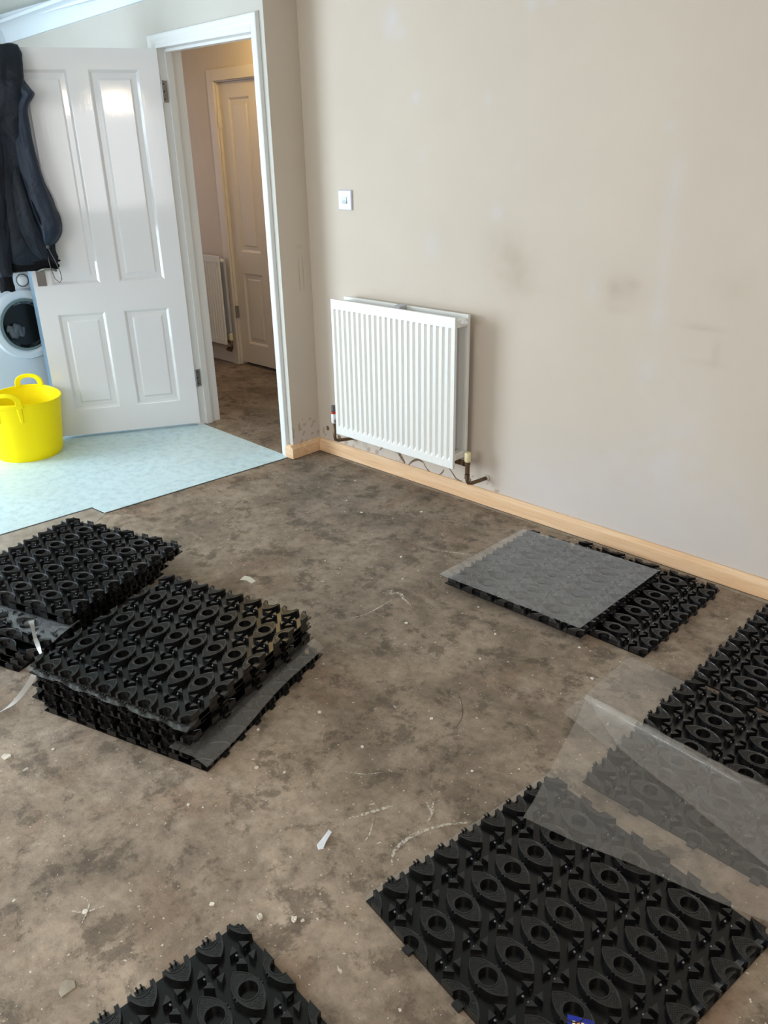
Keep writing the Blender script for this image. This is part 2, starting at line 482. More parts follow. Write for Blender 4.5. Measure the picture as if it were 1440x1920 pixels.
def wall_col(p):
    x, z = p[0], p[2]
    c = (1.0, 1.0, 1.0)
    wob = 0.75 + 0.55 * noise.noise((x * 16, z * 16, 0.3)) + 0.25 * noise.noise((x * 45, z * 45, 4.3))
    for cx, cz, rx, rz, a in WHITE_PATCH:
        c = mixc(c, (1.02, 1.09, 1.28), 0.85 * a * max(0, wob) * gauss(x, z, cx, cz, rx * 1.15, rz * 1.15))
    for cx, cz, rx, rz, a in SMUDGE:
        c = mixc(c, (0.66, 0.60, 0.52), a * max(0, wob) * gauss(x, z, cx, cz, rx, rz))
    low = max(0, 1 - (z - 0.06) / (0.42 + 0.12 * noise.noise((x * 2.5, 0, 2)))) if x > -2.1 else 0
    c = mixc(c, (1.0, 1.06, 1.22), 0.55 * min(1, low * 1.3) * min(1, (x + 2.1) / .4))
    if z < 0.17:                                    # torn edge where the old skirting was pulled off
        k = noise.noise((x * 22, z * 40, 9)) + (0.11 - z) * 6
        if k > 0.28 and x < -2.0: c = mixc(c, (0.90, 0.94, 1.04), 0.6)
        if noise.noise((x * 40, z * 30, 3)) > (0.36 if x < -2.7 else .52) and z < .13 and x < -1.9: c = mixc(c, (0.55, 0.47, 0.40), 0.7)
    return c


wr = painted_grid('wall_right', lambda u, v: (-3.18 + 5.78 * u, 2.75, CEIL * v), 480, 200, wall_col, M_wall)
vs = [v.co.copy() for v in wr.data.vertices]
# give the wall real thickness
thk = MB(); thk.box(-3.18, 2.6, 2.752, 2.85, 0, CEIL); o = thk.build('wall_core', M_wall_plain, wr)


def return_col(p):
    y, z = p[1], p[2]
    c = (1, 1, 1)
    for cy, w in ((2.672, .0022), (2.698, .0018)):
        if 0.86 < z < 1.05: c = mixc(c, (0.5, 0.42, 0.36), 0.75 * math.exp(-((y - cy) / w) ** 2) * min(1, (1.05 - z) / .08))
    c = mixc(c, (0.7, .62, .54), 0.35 * gauss(y, z, 2.68, 1.07, .02, .008))
    if z < 0.20:
        k = (0.165 - z) * 9 + noise.noise((y * 30, z * 30, 2)) * 0.3
        if k > 0.05: c = mixc(c, (1.02, 1.05, 1.16), 0.9)
        if noise.noise((y * 45, z * 45, 7)) > 0.33: c = mixc(c, (0.62, 0.52, 0.44), 0.7)
    return c


# door wall (nearer the camera by the depth of the return)
wret = painted_grid('wall_return', lambda u, v: (-3.1785, 2.5595 + 0.19 * u, CEIL * v), 60, 220, return_col, M_wall)
wb = MB()
HX, LX, HEADZ = -4.045, -3.262, 1.982      # opening
wb.box(-6.3, HX - 0.03, 2.56, 2.68, 0, CEIL)
wb.box(LX + 0.03, -3.18, 2.56, 2.75, 0, CEIL)
wb.box(HX - 0.03, LX + 0.03, 2.56, 2.68, HEADZ + 0.03, CEIL)
struct(wb.build('wall_door', M_wall_plain))
wl = MB()
wl.box(-5.87, -5.75, 0.45, 2.56, 0, CEIL); wl.box(-5.87, -5.75, -2.7, -1.95, 0, CEIL); wl.box(-5.87, -5.75, -1.95, 0.45, 2.1, CEIL)
struct(wl.build('wall_left', M_wall_plain))
wk = MB()
wk.box(-5.87, -2.8, -2.7, -2.6, 0, CEIL); wk.box(-0.6, 2.6, -2.7, -2.6, 0, CEIL); wk.box(-2.8, -0.6, -2.7, -2.6, 0, 0.85); wk.box(-2.8, -0.6, -2.7, -2.6, 2.05, CEIL)
struct(wk.build('wall_back', M_wall_plain))
wf = MB()
for a, b in ((-2.8, -2.74), (-0.66, -0.6), (-1.73, -1.67)): wf.box(a, b, -2.68, -2.62, 0.85, 2.05)
wf.box(-2.8, -0.6, -2.68, -2.62, 1.99, 2.05); wf.box(-2.8, -0.6, -2.68, -2.62, 0.85, 0.91)
struct(wf.build('added_rear_window', M_white))  # unseen window added to carry the frontal fill
we = MB()
we.box(2.5, 2.6, -2.6, -2.35, 0, CEIL); we.box(2.5, 2.6, -0.75, 2.75, 0, CEIL); we.box(2.5, 2.6, -2.35, -0.75, 0, 0.8); we.box(2.5, 2.6, -2.35, -0.75, 2.1, CEIL)
struct(we.build('wall_end', M_wall_plain))
cb = MB(); cb.box(-5.87, 2.6, -2.7, 2.85, CEIL, CEIL + 0.1); struct(cb.build('ceiling', M_ceiling))

# window frames (out of frame, they bound the daylight)
wf = MB()
for a, b in ((-1.95, -1.88), (0.38, 0.45), (-0.79, -0.71)): wf.box(-5.84, -5.78, a, b, 0, 2.1)
wf.box(-5.84, -5.78, -1.95, 0.45, 2.03, 2.1); wf.box(-5.84, -5.78, -1.95, 0.45, 0, 0.06)
struct(wf.build('window_1', M_white))
wf = MB()
for a, b in ((-2.35, -2.29), (-0.81, -0.75), (-1.58, -1.52)): wf.box(2.52, 2.58, a, b, 0.8, 2.1)
wf.box(2.52, 2.58, -2.35, -0.75, 2.04, 2.1); wf.box(2.52, 2.58, -2.35, -0.75, 0.8, 0.86)
struct(wf.build('window_2', M_white))

# cornice (cove) on the door wall and the left wall
def cove_prof(n=8):
    pts = [(0, 0), (0.012, 0.0)]
    for i in range(n + 1):
        a = math.pi / 2 * i / n
        pts.append((0.095 - 0.083 * math.cos(a), 0.0 + 0.083 * math.sin(a)))
    return pts + [(0.1, 0.083), (0.1, 0.1), (0, 0.1)]


cv = MB()
pr = cove_prof()
z0a, z0b = 2.148, 2.222
cv.loft([[(-5.75, 2.56 - p[0], z0a + p[1]) for p in pr], [(-3.18, 2.56 - p[0], z0b + p[1]) for p in pr]])
cv.box(-5.75, -3.18, 2.50, 2.56, 2.24, CEIL)
struct(cv.build('trim_1', M_cornice, smooth=True, sharp=0.6))
cv = MB(); cv.loft([[(-5.75 + p[0], -2.6, z0a + p[1]) for p in pr], [(-5.75 + p[0], 2.56, z0a + p[1]) for p in pr]])
cv.box(-5.75, -5.69, -2.6, 2.56, 2.24, CEIL)
struct(cv.build('trim_2', M_cornice, smooth=True, sharp=0.6))

# skirting boards, new pine
def skirt_prof(base, out, h=0.072, s=-1):
    t_ = 0.02
    return [(base, out * 0), (base, h), (base + s * 0.006, h), (base + s * t_, h - 0.012), (base + s * t_, 0.003), (base, 0.003)]


sk = MB(); prf = skirt_prof(2.749, 1)
sk.extrude([(2.749, 0.003), (2.749, 0.072), (2.743, 0.072), (2.729, 0.056), (2.729, 0.003)], 0, -3.158, 2.5)
b_r = struct(sk.build('baseboard_right', M_pine))
sk = MB(); sk.box(-3.158, 2.5, 2.731, 2.749, 0.0, 0.0031); sk.build('floor_gap', M_dark, b_r)
sk = MB(); sk.extrude([(-3.18, 0.003), (-3.18, 0.072), (-3.174, 0.072), (-3.158, 0.056), (-3.158, 0.003)], 1, 2.538, 2.749)
b_d = struct(sk.build('baseboard_return', M_pine))
sk = MB(); sk.extrude([(2.56, 0.003), (2.56, 0.072), (2.552, 0.0718), (2.5375, 0.056), (2.5375, 0.003)], 0, -3.222, -3.1785)
sk.build('return_end', M_pine, b_d)
# pale cement line in front of the skirting
ln = MB()
pts_o = [(-3.0 + i * 0.12, 2.729 - 0.012 - 0.022 * abs(noise.noise((i * 0.7, 0, 0))) - 0.004 * i / 10) for i in range(28)]
top = [(x, 2.7289) for x, _ in pts_o]
ids0 = ln.verts([(x, y, 0.0008) for x, y in pts_o]); ids1 = ln.verts([(x, y, 0.0008) for x, y in top])
for i in range(len(pts_o) - 1): ln.face((ids0[i], ids0[i + 1], ids1[i + 1], ids1[i]))
ln.build('cement_line', M_dust, floor)

# wallpaper remnants under the radiator
def ribbon_strip(pts, w, place, mb, n_sub=6):
    P = [Vector(p).to_2d() if len(p) == 3 else Vector(p) for p in pts]
    dense = []
    for i in range(len(P) - 1):
        p0, p1, p2, p3 = P[max(i - 1, 0)], P[i], P[i + 1], P[min(i + 2, len(P) - 1)]
        for k in range(n_sub):
            s = k / n_sub
            dense.append(0.5 * ((2 * p1) + (p2 - p0) * s + (2 * p0 - 5 * p1 + 4 * p2 - p3) * s * s + (3 * p1 - p0 - 3 * p2 + p3) * s ** 3))
    dense.append(P[-1])
    N = len(dense)
    A, B = [], []
    for i, p in enumerate(dense):
        tg = (dense[min(i + 1, N - 1)] - dense[max(i - 1, 0)]); tg.normalize()
        nrm = Vector((-tg.y, tg.x))
        ww = w * (0.35 + 0.65 * math.sin(math.pi * min(1, max(0.06, i / (N - 1) * 0.94)))) * (1 + 0.3 * noise.noise((i * 0.9, p.x * 9, 3)))
        A.append(place(p + nrm * ww)); B.append(place(p - nrm * ww))
    a = mb.verts(A); b = mb.verts(B)
    for i in range(N - 1): mb.face((a[i], a[i + 1], b[i + 1], b[i]))


for pts, w in (([(-2.60, .135), (-2.575, .105), (-2.545, .074)], .009), ([(-2.52, .072), (-2.49, .1), (-2.454, .115), (-2.425, .108)], .006),
               ([(-2.425, .113), (-2.405, .085), (-2.37, .066), (-2.333, .063)], .0032), ([(-2.333, .063), (-2.305, .085), (-2.294, .105)], .003),
               ([(-2.262, .122), (-2.235, .095), (-2.215, .078), (-2.18, .074)], .0035), ([(-2.72, .10), (-2.70, .12), (-2.66, .13)], .003)):
    mb = MB(); ribbon_strip(pts, w, lambda p: (p.x, 2.7492, p.y), mb); mb.build('wallpaper_scrap', M_stain, wr)
for (x, z, r) in ((-3.11, .135, .014), (-3.05, .12, .02), (-3.02, .10, .015), (-2.93, .13, .016), (-2.83, .105, .02), (-2.14, .09, .012)):
    mb = MB(); mb.face(mb.verts([(x + r * math.cos(a) * (0.7 + .5 * random.random()), 2.7491, z + r * 1.2 * math.sin(a) * (0.6 + .5 * random.random())) for a in [i * .7 for i in range(9)]]))
    mb.build('plaster_scar', M_stain if r < .017 else M_flake, wr)

# ------------------------------------------------------------------ vinyl and floor marks
vy = MB()
vpoly = [(-3.207, 2.541), (-3.278, 1.512), (-3.381, 1.503), (-3.409, 1.086), (-3.62, -2.6), (-5.75, -2.6), (-5.75, 2.558), (-4.05, 2.575), (-3.215, 2.55)]
vy.prism(vpoly, 0.0005, 0.004)
vin = struct(vy.build('floor_vinyl', [M_vinyl]))
ed = MB()
for a, b in zip(vpoly[:4], vpoly[1:5]):
    A, B = Vector(a), Vector(b); d = (B - A).normalized(); n_ = Vector((d.y, -d.x)); n_ = n_ if n_.x > 0 else -n_
    q = [A, B, B + n_ * 0.006, A + n_ * 0.006]
    ed.face(ed.verts([(p.x, p.y, 0.0011) for p in q]))
ed.build('dark_edge', M_dark, vin)  # narrow dark strip along the vinyl edge
ds = MB(); ds.face(ds.verts([(x, y, 0.0007) for x, y in [(-3.278, 1.512), (-3.262, 1.50), (-3.22, 1.44), (-3.20, 1.3), (-3.17, 1.12), (-3.25, 1.0), (-3.405, 1.03), (-3.409, 1.086), (-3.381, 1.503)]]))
ds.build('cement_patch', M_dust, floor)
for pts, w in (([(-.942, .962), (-.966, .992), (-.972, 1.03), (-.964, 1.078), (-.937, 1.135), (-.895, 1.186)], .0065), ([(-1.119, .996), (-1.092, 1.052), (-1.065, 1.111)], .006),
               ([(-1.006, 1.186), (-.995, 1.165), (-.984, 1.152), (-.971, 1.121)], .0045), ([(-1.017, 1.167), (-1.0, 1.157), (-.986, 1.15)], .0035), ([(-1.889, 2.246), (-1.839, 2.271), (-1.769, 2.303)], .007),
               ([(-1.788, 1.637), (-1.764, 1.706), (-1.765, 1.83)], .004), ([(-1.813, 1.881), (-1.80, 1.86), (-1.777, 1.885), (-1.74, 1.865), (-1.689, 1.848)], .008),
               ([(-1.25, 1.1), (-1.2, 1.13), (-1.17, 1.17)], .0025), ([(-1.40, .43), (-1.36, .435), (-1.325, .40)], .003), ([(-1.33, .455), (-1.347, .419), (-1.37, .40)], .004),
               ([(-1.02, .62), (-.995, .60), (-.985, .57)], .004), ([(-1.08, 1.04), (-1.05, 1.0), (-1.04, .97)], .0028)):
    mb = MB(); ribbon_strip(pts, w * 0.75, lambda p: (p.x, p.y, 0.0009), mb); mb.build('paint_mark', M_mark, floor)
mb = MB(); ribbon_strip([(-1.239, 1.563), (-1.198, 1.532), (-1.159, 1.485), (-1.142, 1.437)], .0011, lambda p: (p.x, p.y, 0.0007), mb); mb.build('floor_crack', M_crack, floor)

# ------------------------------------------------------------------ door lining, architrave, open door
jb = MB()
jb.box(HX - 0.03, HX, 2.548, 2.70, 0, HEADZ + 0.03); jb.box(LX, LX + 0.03, 2.548, 2.70, 0, HEADZ + 0.03); jb.box(HX, LX, 2.548, 2.70, HEADZ, HEADZ + 0.03)
jb.box(HX, HX + 0.014, 2.595, 2.635, 0, HEADZ); jb.box(LX - 0.014, LX, 2.595, 2.635, 0, HEADZ); jb.box(HX + 0.014, LX - 0.014, 2.595, 2.635, HEADZ - 0.014, HEADZ)
lining = struct(jb.build('trim_3', M_jamb, bevel=0.002))
ar = MB()


def arch_prof():  # across, out
    return [(0, 0), (0.0, 0.013), (0.006, 0.017), (0.030, 0.017), (0.038, 0.012), (0.050, 0.010), (0.056, 0.006), (0.056, 0)]


AX0, AX1, AZ = HX + -0.008, LX + 0.008, HEADZ + 0.008
# mitred architrave as a loft round the opening (outer edge thick)
ap = [(0.0, 0.0), (0.0, 0.008), (0.008, 0.012), (0.02, 0.013), (0.03, 0.017), (0.044, 0.018), (0.050, 0.016), (0.056, 0.0)]
ar.loft([[(AX0 - p[0], 2.559 - p[1], 0.0) for p in ap], [(AX0 - p[0], 2.559 - p[1], AZ + p[0]) for p in ap], [(AX1 + p[0] * 0.75, 2.559 - p[1], AZ + 0.012 + p[0]) for p in ap], [(AX1 + p[0] * 0.75, 2.559 - p[1], 0.0) for p in ap]])
struct(ar.build('trim_4', M_jamb))

# hinge line of the open leaf; local x runs along the leaf, local y out of the face the camera sees
DU = Vector((-0.4921, -0.8705)); DN = Vector((0.8705, -0.4921))
door = struct(empty('door_1', (-4.036, 2.55, 0.0), math.atan2(DU.y, DU.x)))
LEAF_W, LEAF_Z0, LEAF_Z1, LEAF_T = 0.783, 0.020, 1.981, 0.040


def dl(u, w, z): return (u, w, z)


UX = [0.0, 0.099, 0.344, 0.441, 0.690, LEAF_W]
ZZ = [LEAF_Z0, 0.167, 0.710, 0.862, 1.889, LEAF_Z1]
lf = MB()
lf.box(UX[0], UX[1], -LEAF_T, 0, ZZ[0], ZZ[5]); lf.box(UX[2], UX[3], -LEAF_T, 0, ZZ[1], ZZ[4]); lf.box(UX[4], UX[5], -LEAF_T, 0, ZZ[0], ZZ[5])
for a, b in ((0, 1), (2, 3), (4, 5)):
    if (a, b) == (2, 3):
        lf.box(UX[1], UX[2], -LEAF_T, 0, ZZ[2], ZZ[3]); lf.box(UX[3], UX[4], -LEAF_T, 0, ZZ[2], ZZ[3])
    else:
        lf.box(UX[1], UX[4], -LEAF_T, 0, ZZ[a], ZZ[b])
lf.build('door_frame', M_gloss, door)


def raised_panel(x0, x1, z0, z1, T, sgn_out=0.0, mold=0.016, flat=0.024, rise=0.009, depth=0.011):
    mb = MB()
    for side in (0, 1):
        def Y(d): return sgn_out - d if side == 0 else sgn_out - T + d
        rings = []
        for ins, d in ((0, 0.0), (0.004, 0.001), (mold, depth), (mold + flat, depth - 0.001), (mold + flat + rise, depth - 0.006)):
            rings.append([(x0 + ins, Y(d), z0 + ins), (x1 - ins, Y(d), z0 + ins), (x1 - ins, Y(d), z1 - ins), (x0 + ins, Y(d), z1 - ins)])
        ids = [mb.verts(r) for r in rings]
        for a, b in zip(ids[:-1], ids[1:]):
            for i in range(4):
                j = (i + 1) % 4; mb.face((a[i], a[j], b[j], b[i]))
        mb.face(ids[-1])
    return mb


for (a, b) in ((1, 2), (3, 4)):
    for (c_, d_) in ((1, 2), (3, 4)):
        raised_panel(UX[a], UX[b], ZZ[c_], ZZ[d_], LEAF_T).build('door_panel', M_gloss, door)
hd = MB(); hd.box(0.716, 0.760, 0.0, 0.008, 0.865, 0.985)
plate = hd.build('handle_plate', M_chrome, door, bevel=0.002)
hv = MB(); hv.tube([(0.738, 0.006, 0.955), (0.738, 0.075, 0.955), (0.735, 0.085, 0.955), (0.70, 0.088, 0.962), (0.67, 0.086, 0.960), (0.645, 0.086, 0.950)], [0.010, 0.008, 0.008, 0.0075, 0.007, 0.006], 12)
hv.build('lever', M_chrome, plate, smooth=True)
for hz in (1.79, 0.288):
    hg = MB(); hg.box(-0.006, 0.0005, -0.036, 0.002, hz - 0.05, hz + 0.05)
    hg.lathe([(0.0055, -0.05), (0.0055, 0.05)], (-0.006, 0.006, hz), 12)
    ho = hg.build('hinge', M_hinge, door)
    sc = MB()
    for dz in (-0.035, 0, 0.035): sc.lathe([(0.004, 0), (0.003, 0.0015)], (-0.003, 0.002, hz + dz), 10, axis='y')
    sc.build('screw', M_dark, ho)
    # leaf of the hinge on the jamb
    hj = MB(); hj.box(HX + 0.0, HX + 0.002, 2.553, 2.592, hz - 0.05, hz + 0.05)
    jl = hj.build('hinge_leaf', M_hinge, lining)
    sc = MB()
    for dz in (-0.035, 0, 0.035): sc.lathe([(0.004, 0), (0.003, 0.0012)], (HX + 0.002, 2.572, hz + dz), 10, axis='x')
    sc.build('screw', M_dark, jl)

# ------------------------------------------------------------------ hallway behind the doorway
HY = 3.645
hw = MB(); hw.box(-6.3, -5.10, HY, HY + 0.1, 0, CEIL); hw.box(-4.32, -2.9, HY, HY + 0.1, 0, CEIL); hw.box(-5.10, -4.32, HY, HY + 0.1, 1.94, CEIL)
struct(hw.build('wall_hall', M_hallwall))
hw = MB(); hw.box(-6.4, -6.3, 2.68, HY + 0.1, 0, CEIL); struct(hw.build('wall_hall_left', M_hallwall))
hw = MB(); hw.box(-2.9, -2.8, 2.86, HY + 0.1, 0, CEIL); struct(hw.build('wall_hall_right', M_hallwall))
hw = MB(); hw.box(-6.4, -2.8, 2.68, HY + 0.1, CEIL, CEIL + 0.1); struct(hw.build('ceiling_hall', M_ceiling))
hs = MB(); hs.extrude([(HY, 0.004), (HY, 0.115), (HY - 0.006, 0.115), (HY - 0.016, 0.10), (HY - 0.018, 0.004)], 0, -6.3, -5.175)
struct(hs.build('baseboard_hall', M_halldoor))
# frame of the hall door
hf = MB()
hf.box(-5.17, -5.10, HY - 0.018, HY, 0, 2.01); hf.box(-4.32, -4.25, HY - 0.018, HY, 0, 2.01); hf.box(-5.10, -4.32, HY - 0.018, HY, 1.94, 2.01)
hf.box(-5.10, -5.092, HY, HY + 0.1, 0, 1.94); hf.box(-4.328, -4.32, HY, HY + 0.1, 0, 1.94); hf.box(-5.092, -4.328, HY, HY + 0.1, 1.932, 1.94)
struct(hf.build('trim_5', M_halldoor, bevel=0.002))
d2 = struct(empty('door_2', (-5.09, HY + 0.02, 0)))
ux = [0, 0.092, 0.326, 0.436, 0.670, 0.76]; zz = [0.022, 0.170, 0.692, 0.838, 1.838, 1.928]
lf = MB(); T2 = 0.035
lf.box(ux[0], ux[1], 0, T2, zz[0], zz[5]); lf.box(ux[2], ux[3], 0, T2, zz[1], zz[4]); lf.box(ux[4], ux[5], 0, T2, zz[0], zz[5])
lf.box(ux[1], ux[4], 0, T2, zz[0], zz[1]); lf.box(ux[1], ux[4], 0, T2, zz[4], zz[5])
lf.box(ux[1], ux[2], 0, T2, zz[2], zz[3]); lf.box(ux[3], ux[4], 0, T2, zz[2], zz[3])
lf.build('door_frame', M_halldoor, d2)
for a, b in ((1, 2), (3, 4)):
    for c_, d_ in ((1, 2), (3, 4)):
        raised_panel(ux[a], ux[b], zz[c_], zz[d_], T2, T2).build('door_panel', M_halldoor, d2)
for hz, mt in ((1.70, M_halldoor), (0.40, M_hinge)):
    hg = MB(); hg.box(-0.004, 0.004, -0.022, 0.0, hz - 0.045, hz + 0.045); hg.lathe([(0.006, -0.045), (0.006, 0.045)], (0.0, -0.024, hz), 10)
    hg.build('hinge', mt, d2)
bl = MB(); bl.box(-5.09, -4.33, HY + 0.06, HY + 0.09, 0, 0.03); struct(bl.build('floor_threshold', M_dark))


# ------------------------------------------------------------------ radiators
def rad_panel(W, H, pitch, depth, sgn, bot=0.036, top=0.044, n_r=None):
    """pressed panel in local x (0..W), z (0..H); front face at y = -depth for sgn=-1"""
    mb = MB()
    n = n_r or round((W - 0.03) / pitch)
    x0 = (W - n * pitch) / 2
    xs = [0.0]
    hs = [1.0]
    for i in range(n):
        a = x0 + i * pitch
        for fx_, hh_ in ((0.22, 1), (0.32, 0), (0.62, 0), (0.78, 1)):
            xs.append(a + fx_ * pitch); hs.append(hh_)
    xs.append(W); hs.append(1)
    zs = [(0.0, 0), (bot, 0), (bot + 0.013, 1), (H - top - 0.008, 1), (H - top, 0), (H, 0)]
    grid = []
    base = 0.006
    for z, k in zs:
        grid.append([(x, sgn * (base + depth * (h if k else 1.0)), z) for x, h in zip(xs, hs)])
    ids = [mb.verts(r) for r in grid]
    for a, b in zip(ids[:-1], ids[1:]):
        for i in range(len(xs) - 1): mb.face((a[i], a[i + 1], b[i + 1], b[i]))
    mb.box(0, W, min(0, sgn * base), max(0, sgn * base) - (0.0003 if sgn > 0 else 0), 0, H) if False else None
    bk = mb.verts([(0, 0, 0), (W, 0, 0), (W, 0, H), (0, 0, H)])
    mb.face((bk[3], bk[2], bk[1], bk[0]))
    n_ = len(xs)
    bot_ids = ids[0]; top_ids = ids[-1]
    mb.face([bk[0], bk[1]] + bot_ids[::-1]); mb.face([bk[2], bk[3]] + top_ids)
    mb.face([bk[1], bk[2]] + [r[-1] for r in ids[::-1]]); mb.face([bk[3], bk[0]] + [r[0] for r in ids])
    return mb


RX0, RX1, RZ0, RZ1 = -2.890, -2.128, 0.188, 0.858
RW, RH = RX1 - RX0, RZ1 - RZ0
rad = empty('radiator', (RX0, 2.749, RZ0))
tag(rad, 'white double-panel ribbed radiator fixed low on the cream wall with tarnished pipes', 'radiator')
fp = rad_panel(RW, RH, RW / 22.6, 0.009, -1, n_r=22).build('front_panel', M_rad, rad, bevel=0.0012); fp.location = (0, -0.122, 0)
bp = rad_panel(RW, RH, RW / 22.6, 0.009, 1, n_r=22).build('back_panel', M_rad, rad, bevel=0.0012); bp.location = (0, -0.050, 0)
fn = MB()
for i in range(22):
    a = 0.03 + i * (RW - 0.06) / 22
    fn.box(a, a + 0.0015, -0.120, -0.090, 0.06, RH - 0.05); fn.box(a + 0.012, a + 0.0135, -0.082, -0.052, 0.06, RH - 0.05)
fo = fn.build('convector_fins', M_radin, rad); fo['kind'] = 'stuff'
for z in (0.05, RH - 0.03):
    for x in (0.018, RW - 0.018):
        cn = MB(); cn.box(x - 0.018, x + 0.018, -0.12, -0.05, z - 0.016, z + 0.016); cn.build('end_header', M_rad, rad, bevel=0.004)
vt = MB(); vt.lathe([(0.012, 0), (0.012, 0.014), (0.008, 0.015), (0.008, 0.024), (0.004, 0.025), (0.004, 0.03)], (RW, -0.088, RH - 0.025), 14, axis='x')
vt.build('bleed_valve', M_white, rad)
for x in (0.17, RW - 0.17):
    bk = MB(); bk.box(x - 0.02, x + 0.02, -0.045, -0.001, 0.12, RH - 0.1); bk.build('wall_bracket', M_radin, rad)
cl = MB(); cl.extrude([(-0.10, RH - 0.012), (-0.05, RH - 0.012), (-0.05, RH + 0.004), (-0.10, RH + 0.001)], 0, RW / 2 - 0.012, RW / 2 + 0.03)
cl.build('top_clip', M_radin, rad)
# left thermostatic valve
lv = MB(); lv.lathe([(0.012, 0), (0.014, 0.004), (0.014, 0.045), (0.011, 0.05)], (-0.068, -0.088, 0.030), 16)
v1 = lv.build('valve_body', M_white, rad, smooth=True, sharp=0.6)
q = MB(); q.lathe([(0.0125, 0.050), (0.0125, 0.062)], (-0.068, -0.088, 0.030), 16); q.build('red_band', M_red, v1)
q = MB(); q.lathe([(0.009, 0.062), (0.011, 0.064), (0.011, 0.092), (0.008, 0.094)], (-0.068, -0.088, 0.030), 16); q.build('chrome_cap', M_chrome, v1)
q = MB(); q.tube([(-0.068, -0.088, 0.032), (-0.068, -0.088, -0.045), (-0.066, -0.086, -0.060), (-0.058, -0.075, -0.066), (-0.03, -0.03, -0.064), (-0.014, -0.006, -0.062)], 0.0085, 12)
q.build('pipe', M_pipe, rad, smooth=True)
q = MB(); q.lathe([(0.017, -0.004), (0.017, 0.0)], (-0.012, 0, -0.062), 12, axis='y'); q.build('pipe_collar', M_flake, rad)
q = MB(); q.tube([(-0.068, -0.088, 0.042), (0.0, -0.088, 0.042)], 0.010, 12); q.build('valve_tail', M_pipe, rad, smooth=True)
# right lockshield valve
RXv = RW + 0.045
q = MB(); q.tube([(RW - 0.02, -0.088, 0.022), (RW + 0.004, -0.088, 0.022)], 0.013, 14); q.tube([(RW, -0.088, 0.022), (RXv, -0.088, 0.022)], 0.008, 12); q.tube([(RW + 0.016, -0.088, 0.022), (RW + 0.03, -0.088, 0.022)], 0.015, 6)
q.lathe([(0.0, -0.028), (0.011, -0.026), (0.011, 0.012), (0.013, 0.013), (0.013, 0.03), (0.0, 0.03)], (RXv, -0.088, 0.006), 14)
q.lathe([(0.0125, -0.05), (0.0125, -0.028)], (RXv, -0.088, 0.002), 6)
v2 = q.build('lockshield_valve', M_pipe, rad, smooth=True, sharp=0.6)
q = MB(); q.lathe([(0.013, 0.0), (0.0145, 0.003), (0.0145, 0.040), (0.012, 0.044), (0.004, 0.045)], (RXv, -0.088, 0.034), 16); q.build('valve_cap', M_cap, v2, smooth=True, sharp=0.6)
q = MB(); q.tube([(RXv, -0.088, -0.03), (RXv, -0.088, -0.058), (RXv + 0.004, -0.084, -0.068), (RXv + 0.014, -0.072, -0.070), (RXv + 0.03, -0.04, -0.064), (RXv + 0.043, -0.006, -0.058)], 0.0085, 12)
q.build('pipe', M_pipe, rad, smooth=True)
q = MB(); q.lathe([(0.016, -0.005), (0.016, 0.0)], (RXv + 0.045, 0, -0.058), 12, axis='y'); q.build('pipe_collar', M_flake, rad)

# hall radiator
hr = empty('radiator', (-5.70, HY, 0.165))
tag(hr, 'small white ribbed radiator seen through the doorway on the dim hallway wall', 'radiator')
W2, H2 = 0.585, 0.645
p2 = rad_panel(W2, H2, W2 / 18.6, 0.008, -1, n_r=18).build('front_panel', M_rad, hr, bevel=0.0012); p2.location = (0, -0.092, 0)
q = MB(); q.box(0, W2, -0.06, -0.04, 0.02, H2 - 0.02); q.build('back_panel', M_radin, hr)
for x in (0.12, 0.44):
    q = MB(); q.box(x - 0.02, x + 0.02, -0.045, -0.001, 0.1, 0.5); q.build('wall_bracket', M_radin, hr)
q = MB(); q.lathe([(0.012, 0), (0.012, 0.012), (0.007, 0.013), (0.007, 0.03)], (W2, -0.08, H2 - 0.03), 12, axis='x'); q.build('bleed_valve', M_white, hr)
q = MB(); q.lathe([(0.012, 0), (0.015, 0.004), (0.015, 0.045), (0.01, 0.05)], (W2 + 0.035, -0.08, 0.035), 14); q.build('valve_cap', M_cap, hr)
q = MB(); q.tube([(W2 - 0.01, -0.08, 0.02), (W2 + 0.035, -0.08, 0.02)], 0.012, 10); q.tube([(W2 + 0.035, -0.08, 0.04), (W2 + 0.035, -0.08, -0.02), (W2 + 0.02, -0.08, -0.045), (W2 - 0.06, -0.06, -0.05), (W2 - 0.09, -0.02, -0.05)], 0.010, 10)
q.build('pipe', M_pipe, hr, smooth=True)

# ------------------------------------------------------------------ light switch
sw = empty('light_switch', (-2.9025, 2.75, 1.2875))
tag(sw, 'white square rocker light switch on the cream wall above the radiator', 'light switch')
q = MB()
q.loft([[(-.043, 0, -.043), (.043, 0, -.043), (.043, 0, .043), (-.043, 0, .043)], [(-.043, -.007, -.043), (.043, -.007, -.043), (.043, -.007, .043), (-.043, -.007, .043)], [(-.040, -.010, -.040), (.040, -.010, -.040), (.040, -.010, .040), (-.040, -.010, .040)]])
q.build('face_plate', M_switch, sw)
q = MB(); q.extrude([(-.009, -.0145), (-.016, -.0145), (-.0125, .0), (-.012, .0145), (-.009, .0145)], 0, -.014, .014); q.build('rocker', M_rocker, sw)
for s in (-1, 1):
    q = MB(); q.lathe([(0.003, 0), (0.0028, -0.0008)], (s * .030, -.010, 0), 12, axis='y'); q.build('screw', M_hinge, sw)


# ------------------------------------------------------------------ yellow tub
tub = empty('bucket', (-4.345, 1.642, 0.004))
tag(tub, 'yellow flexible plastic tub with two loop handles on the pale vinyl', 'bucket')
NB = 72
H0 = 0.315


def rim_z(a, ang0):
    """height of the rim: dips between the handles"""
    d = math.cos(a - ang0)
    return H0 - 0.010 + 0.018 * abs(d) ** 3


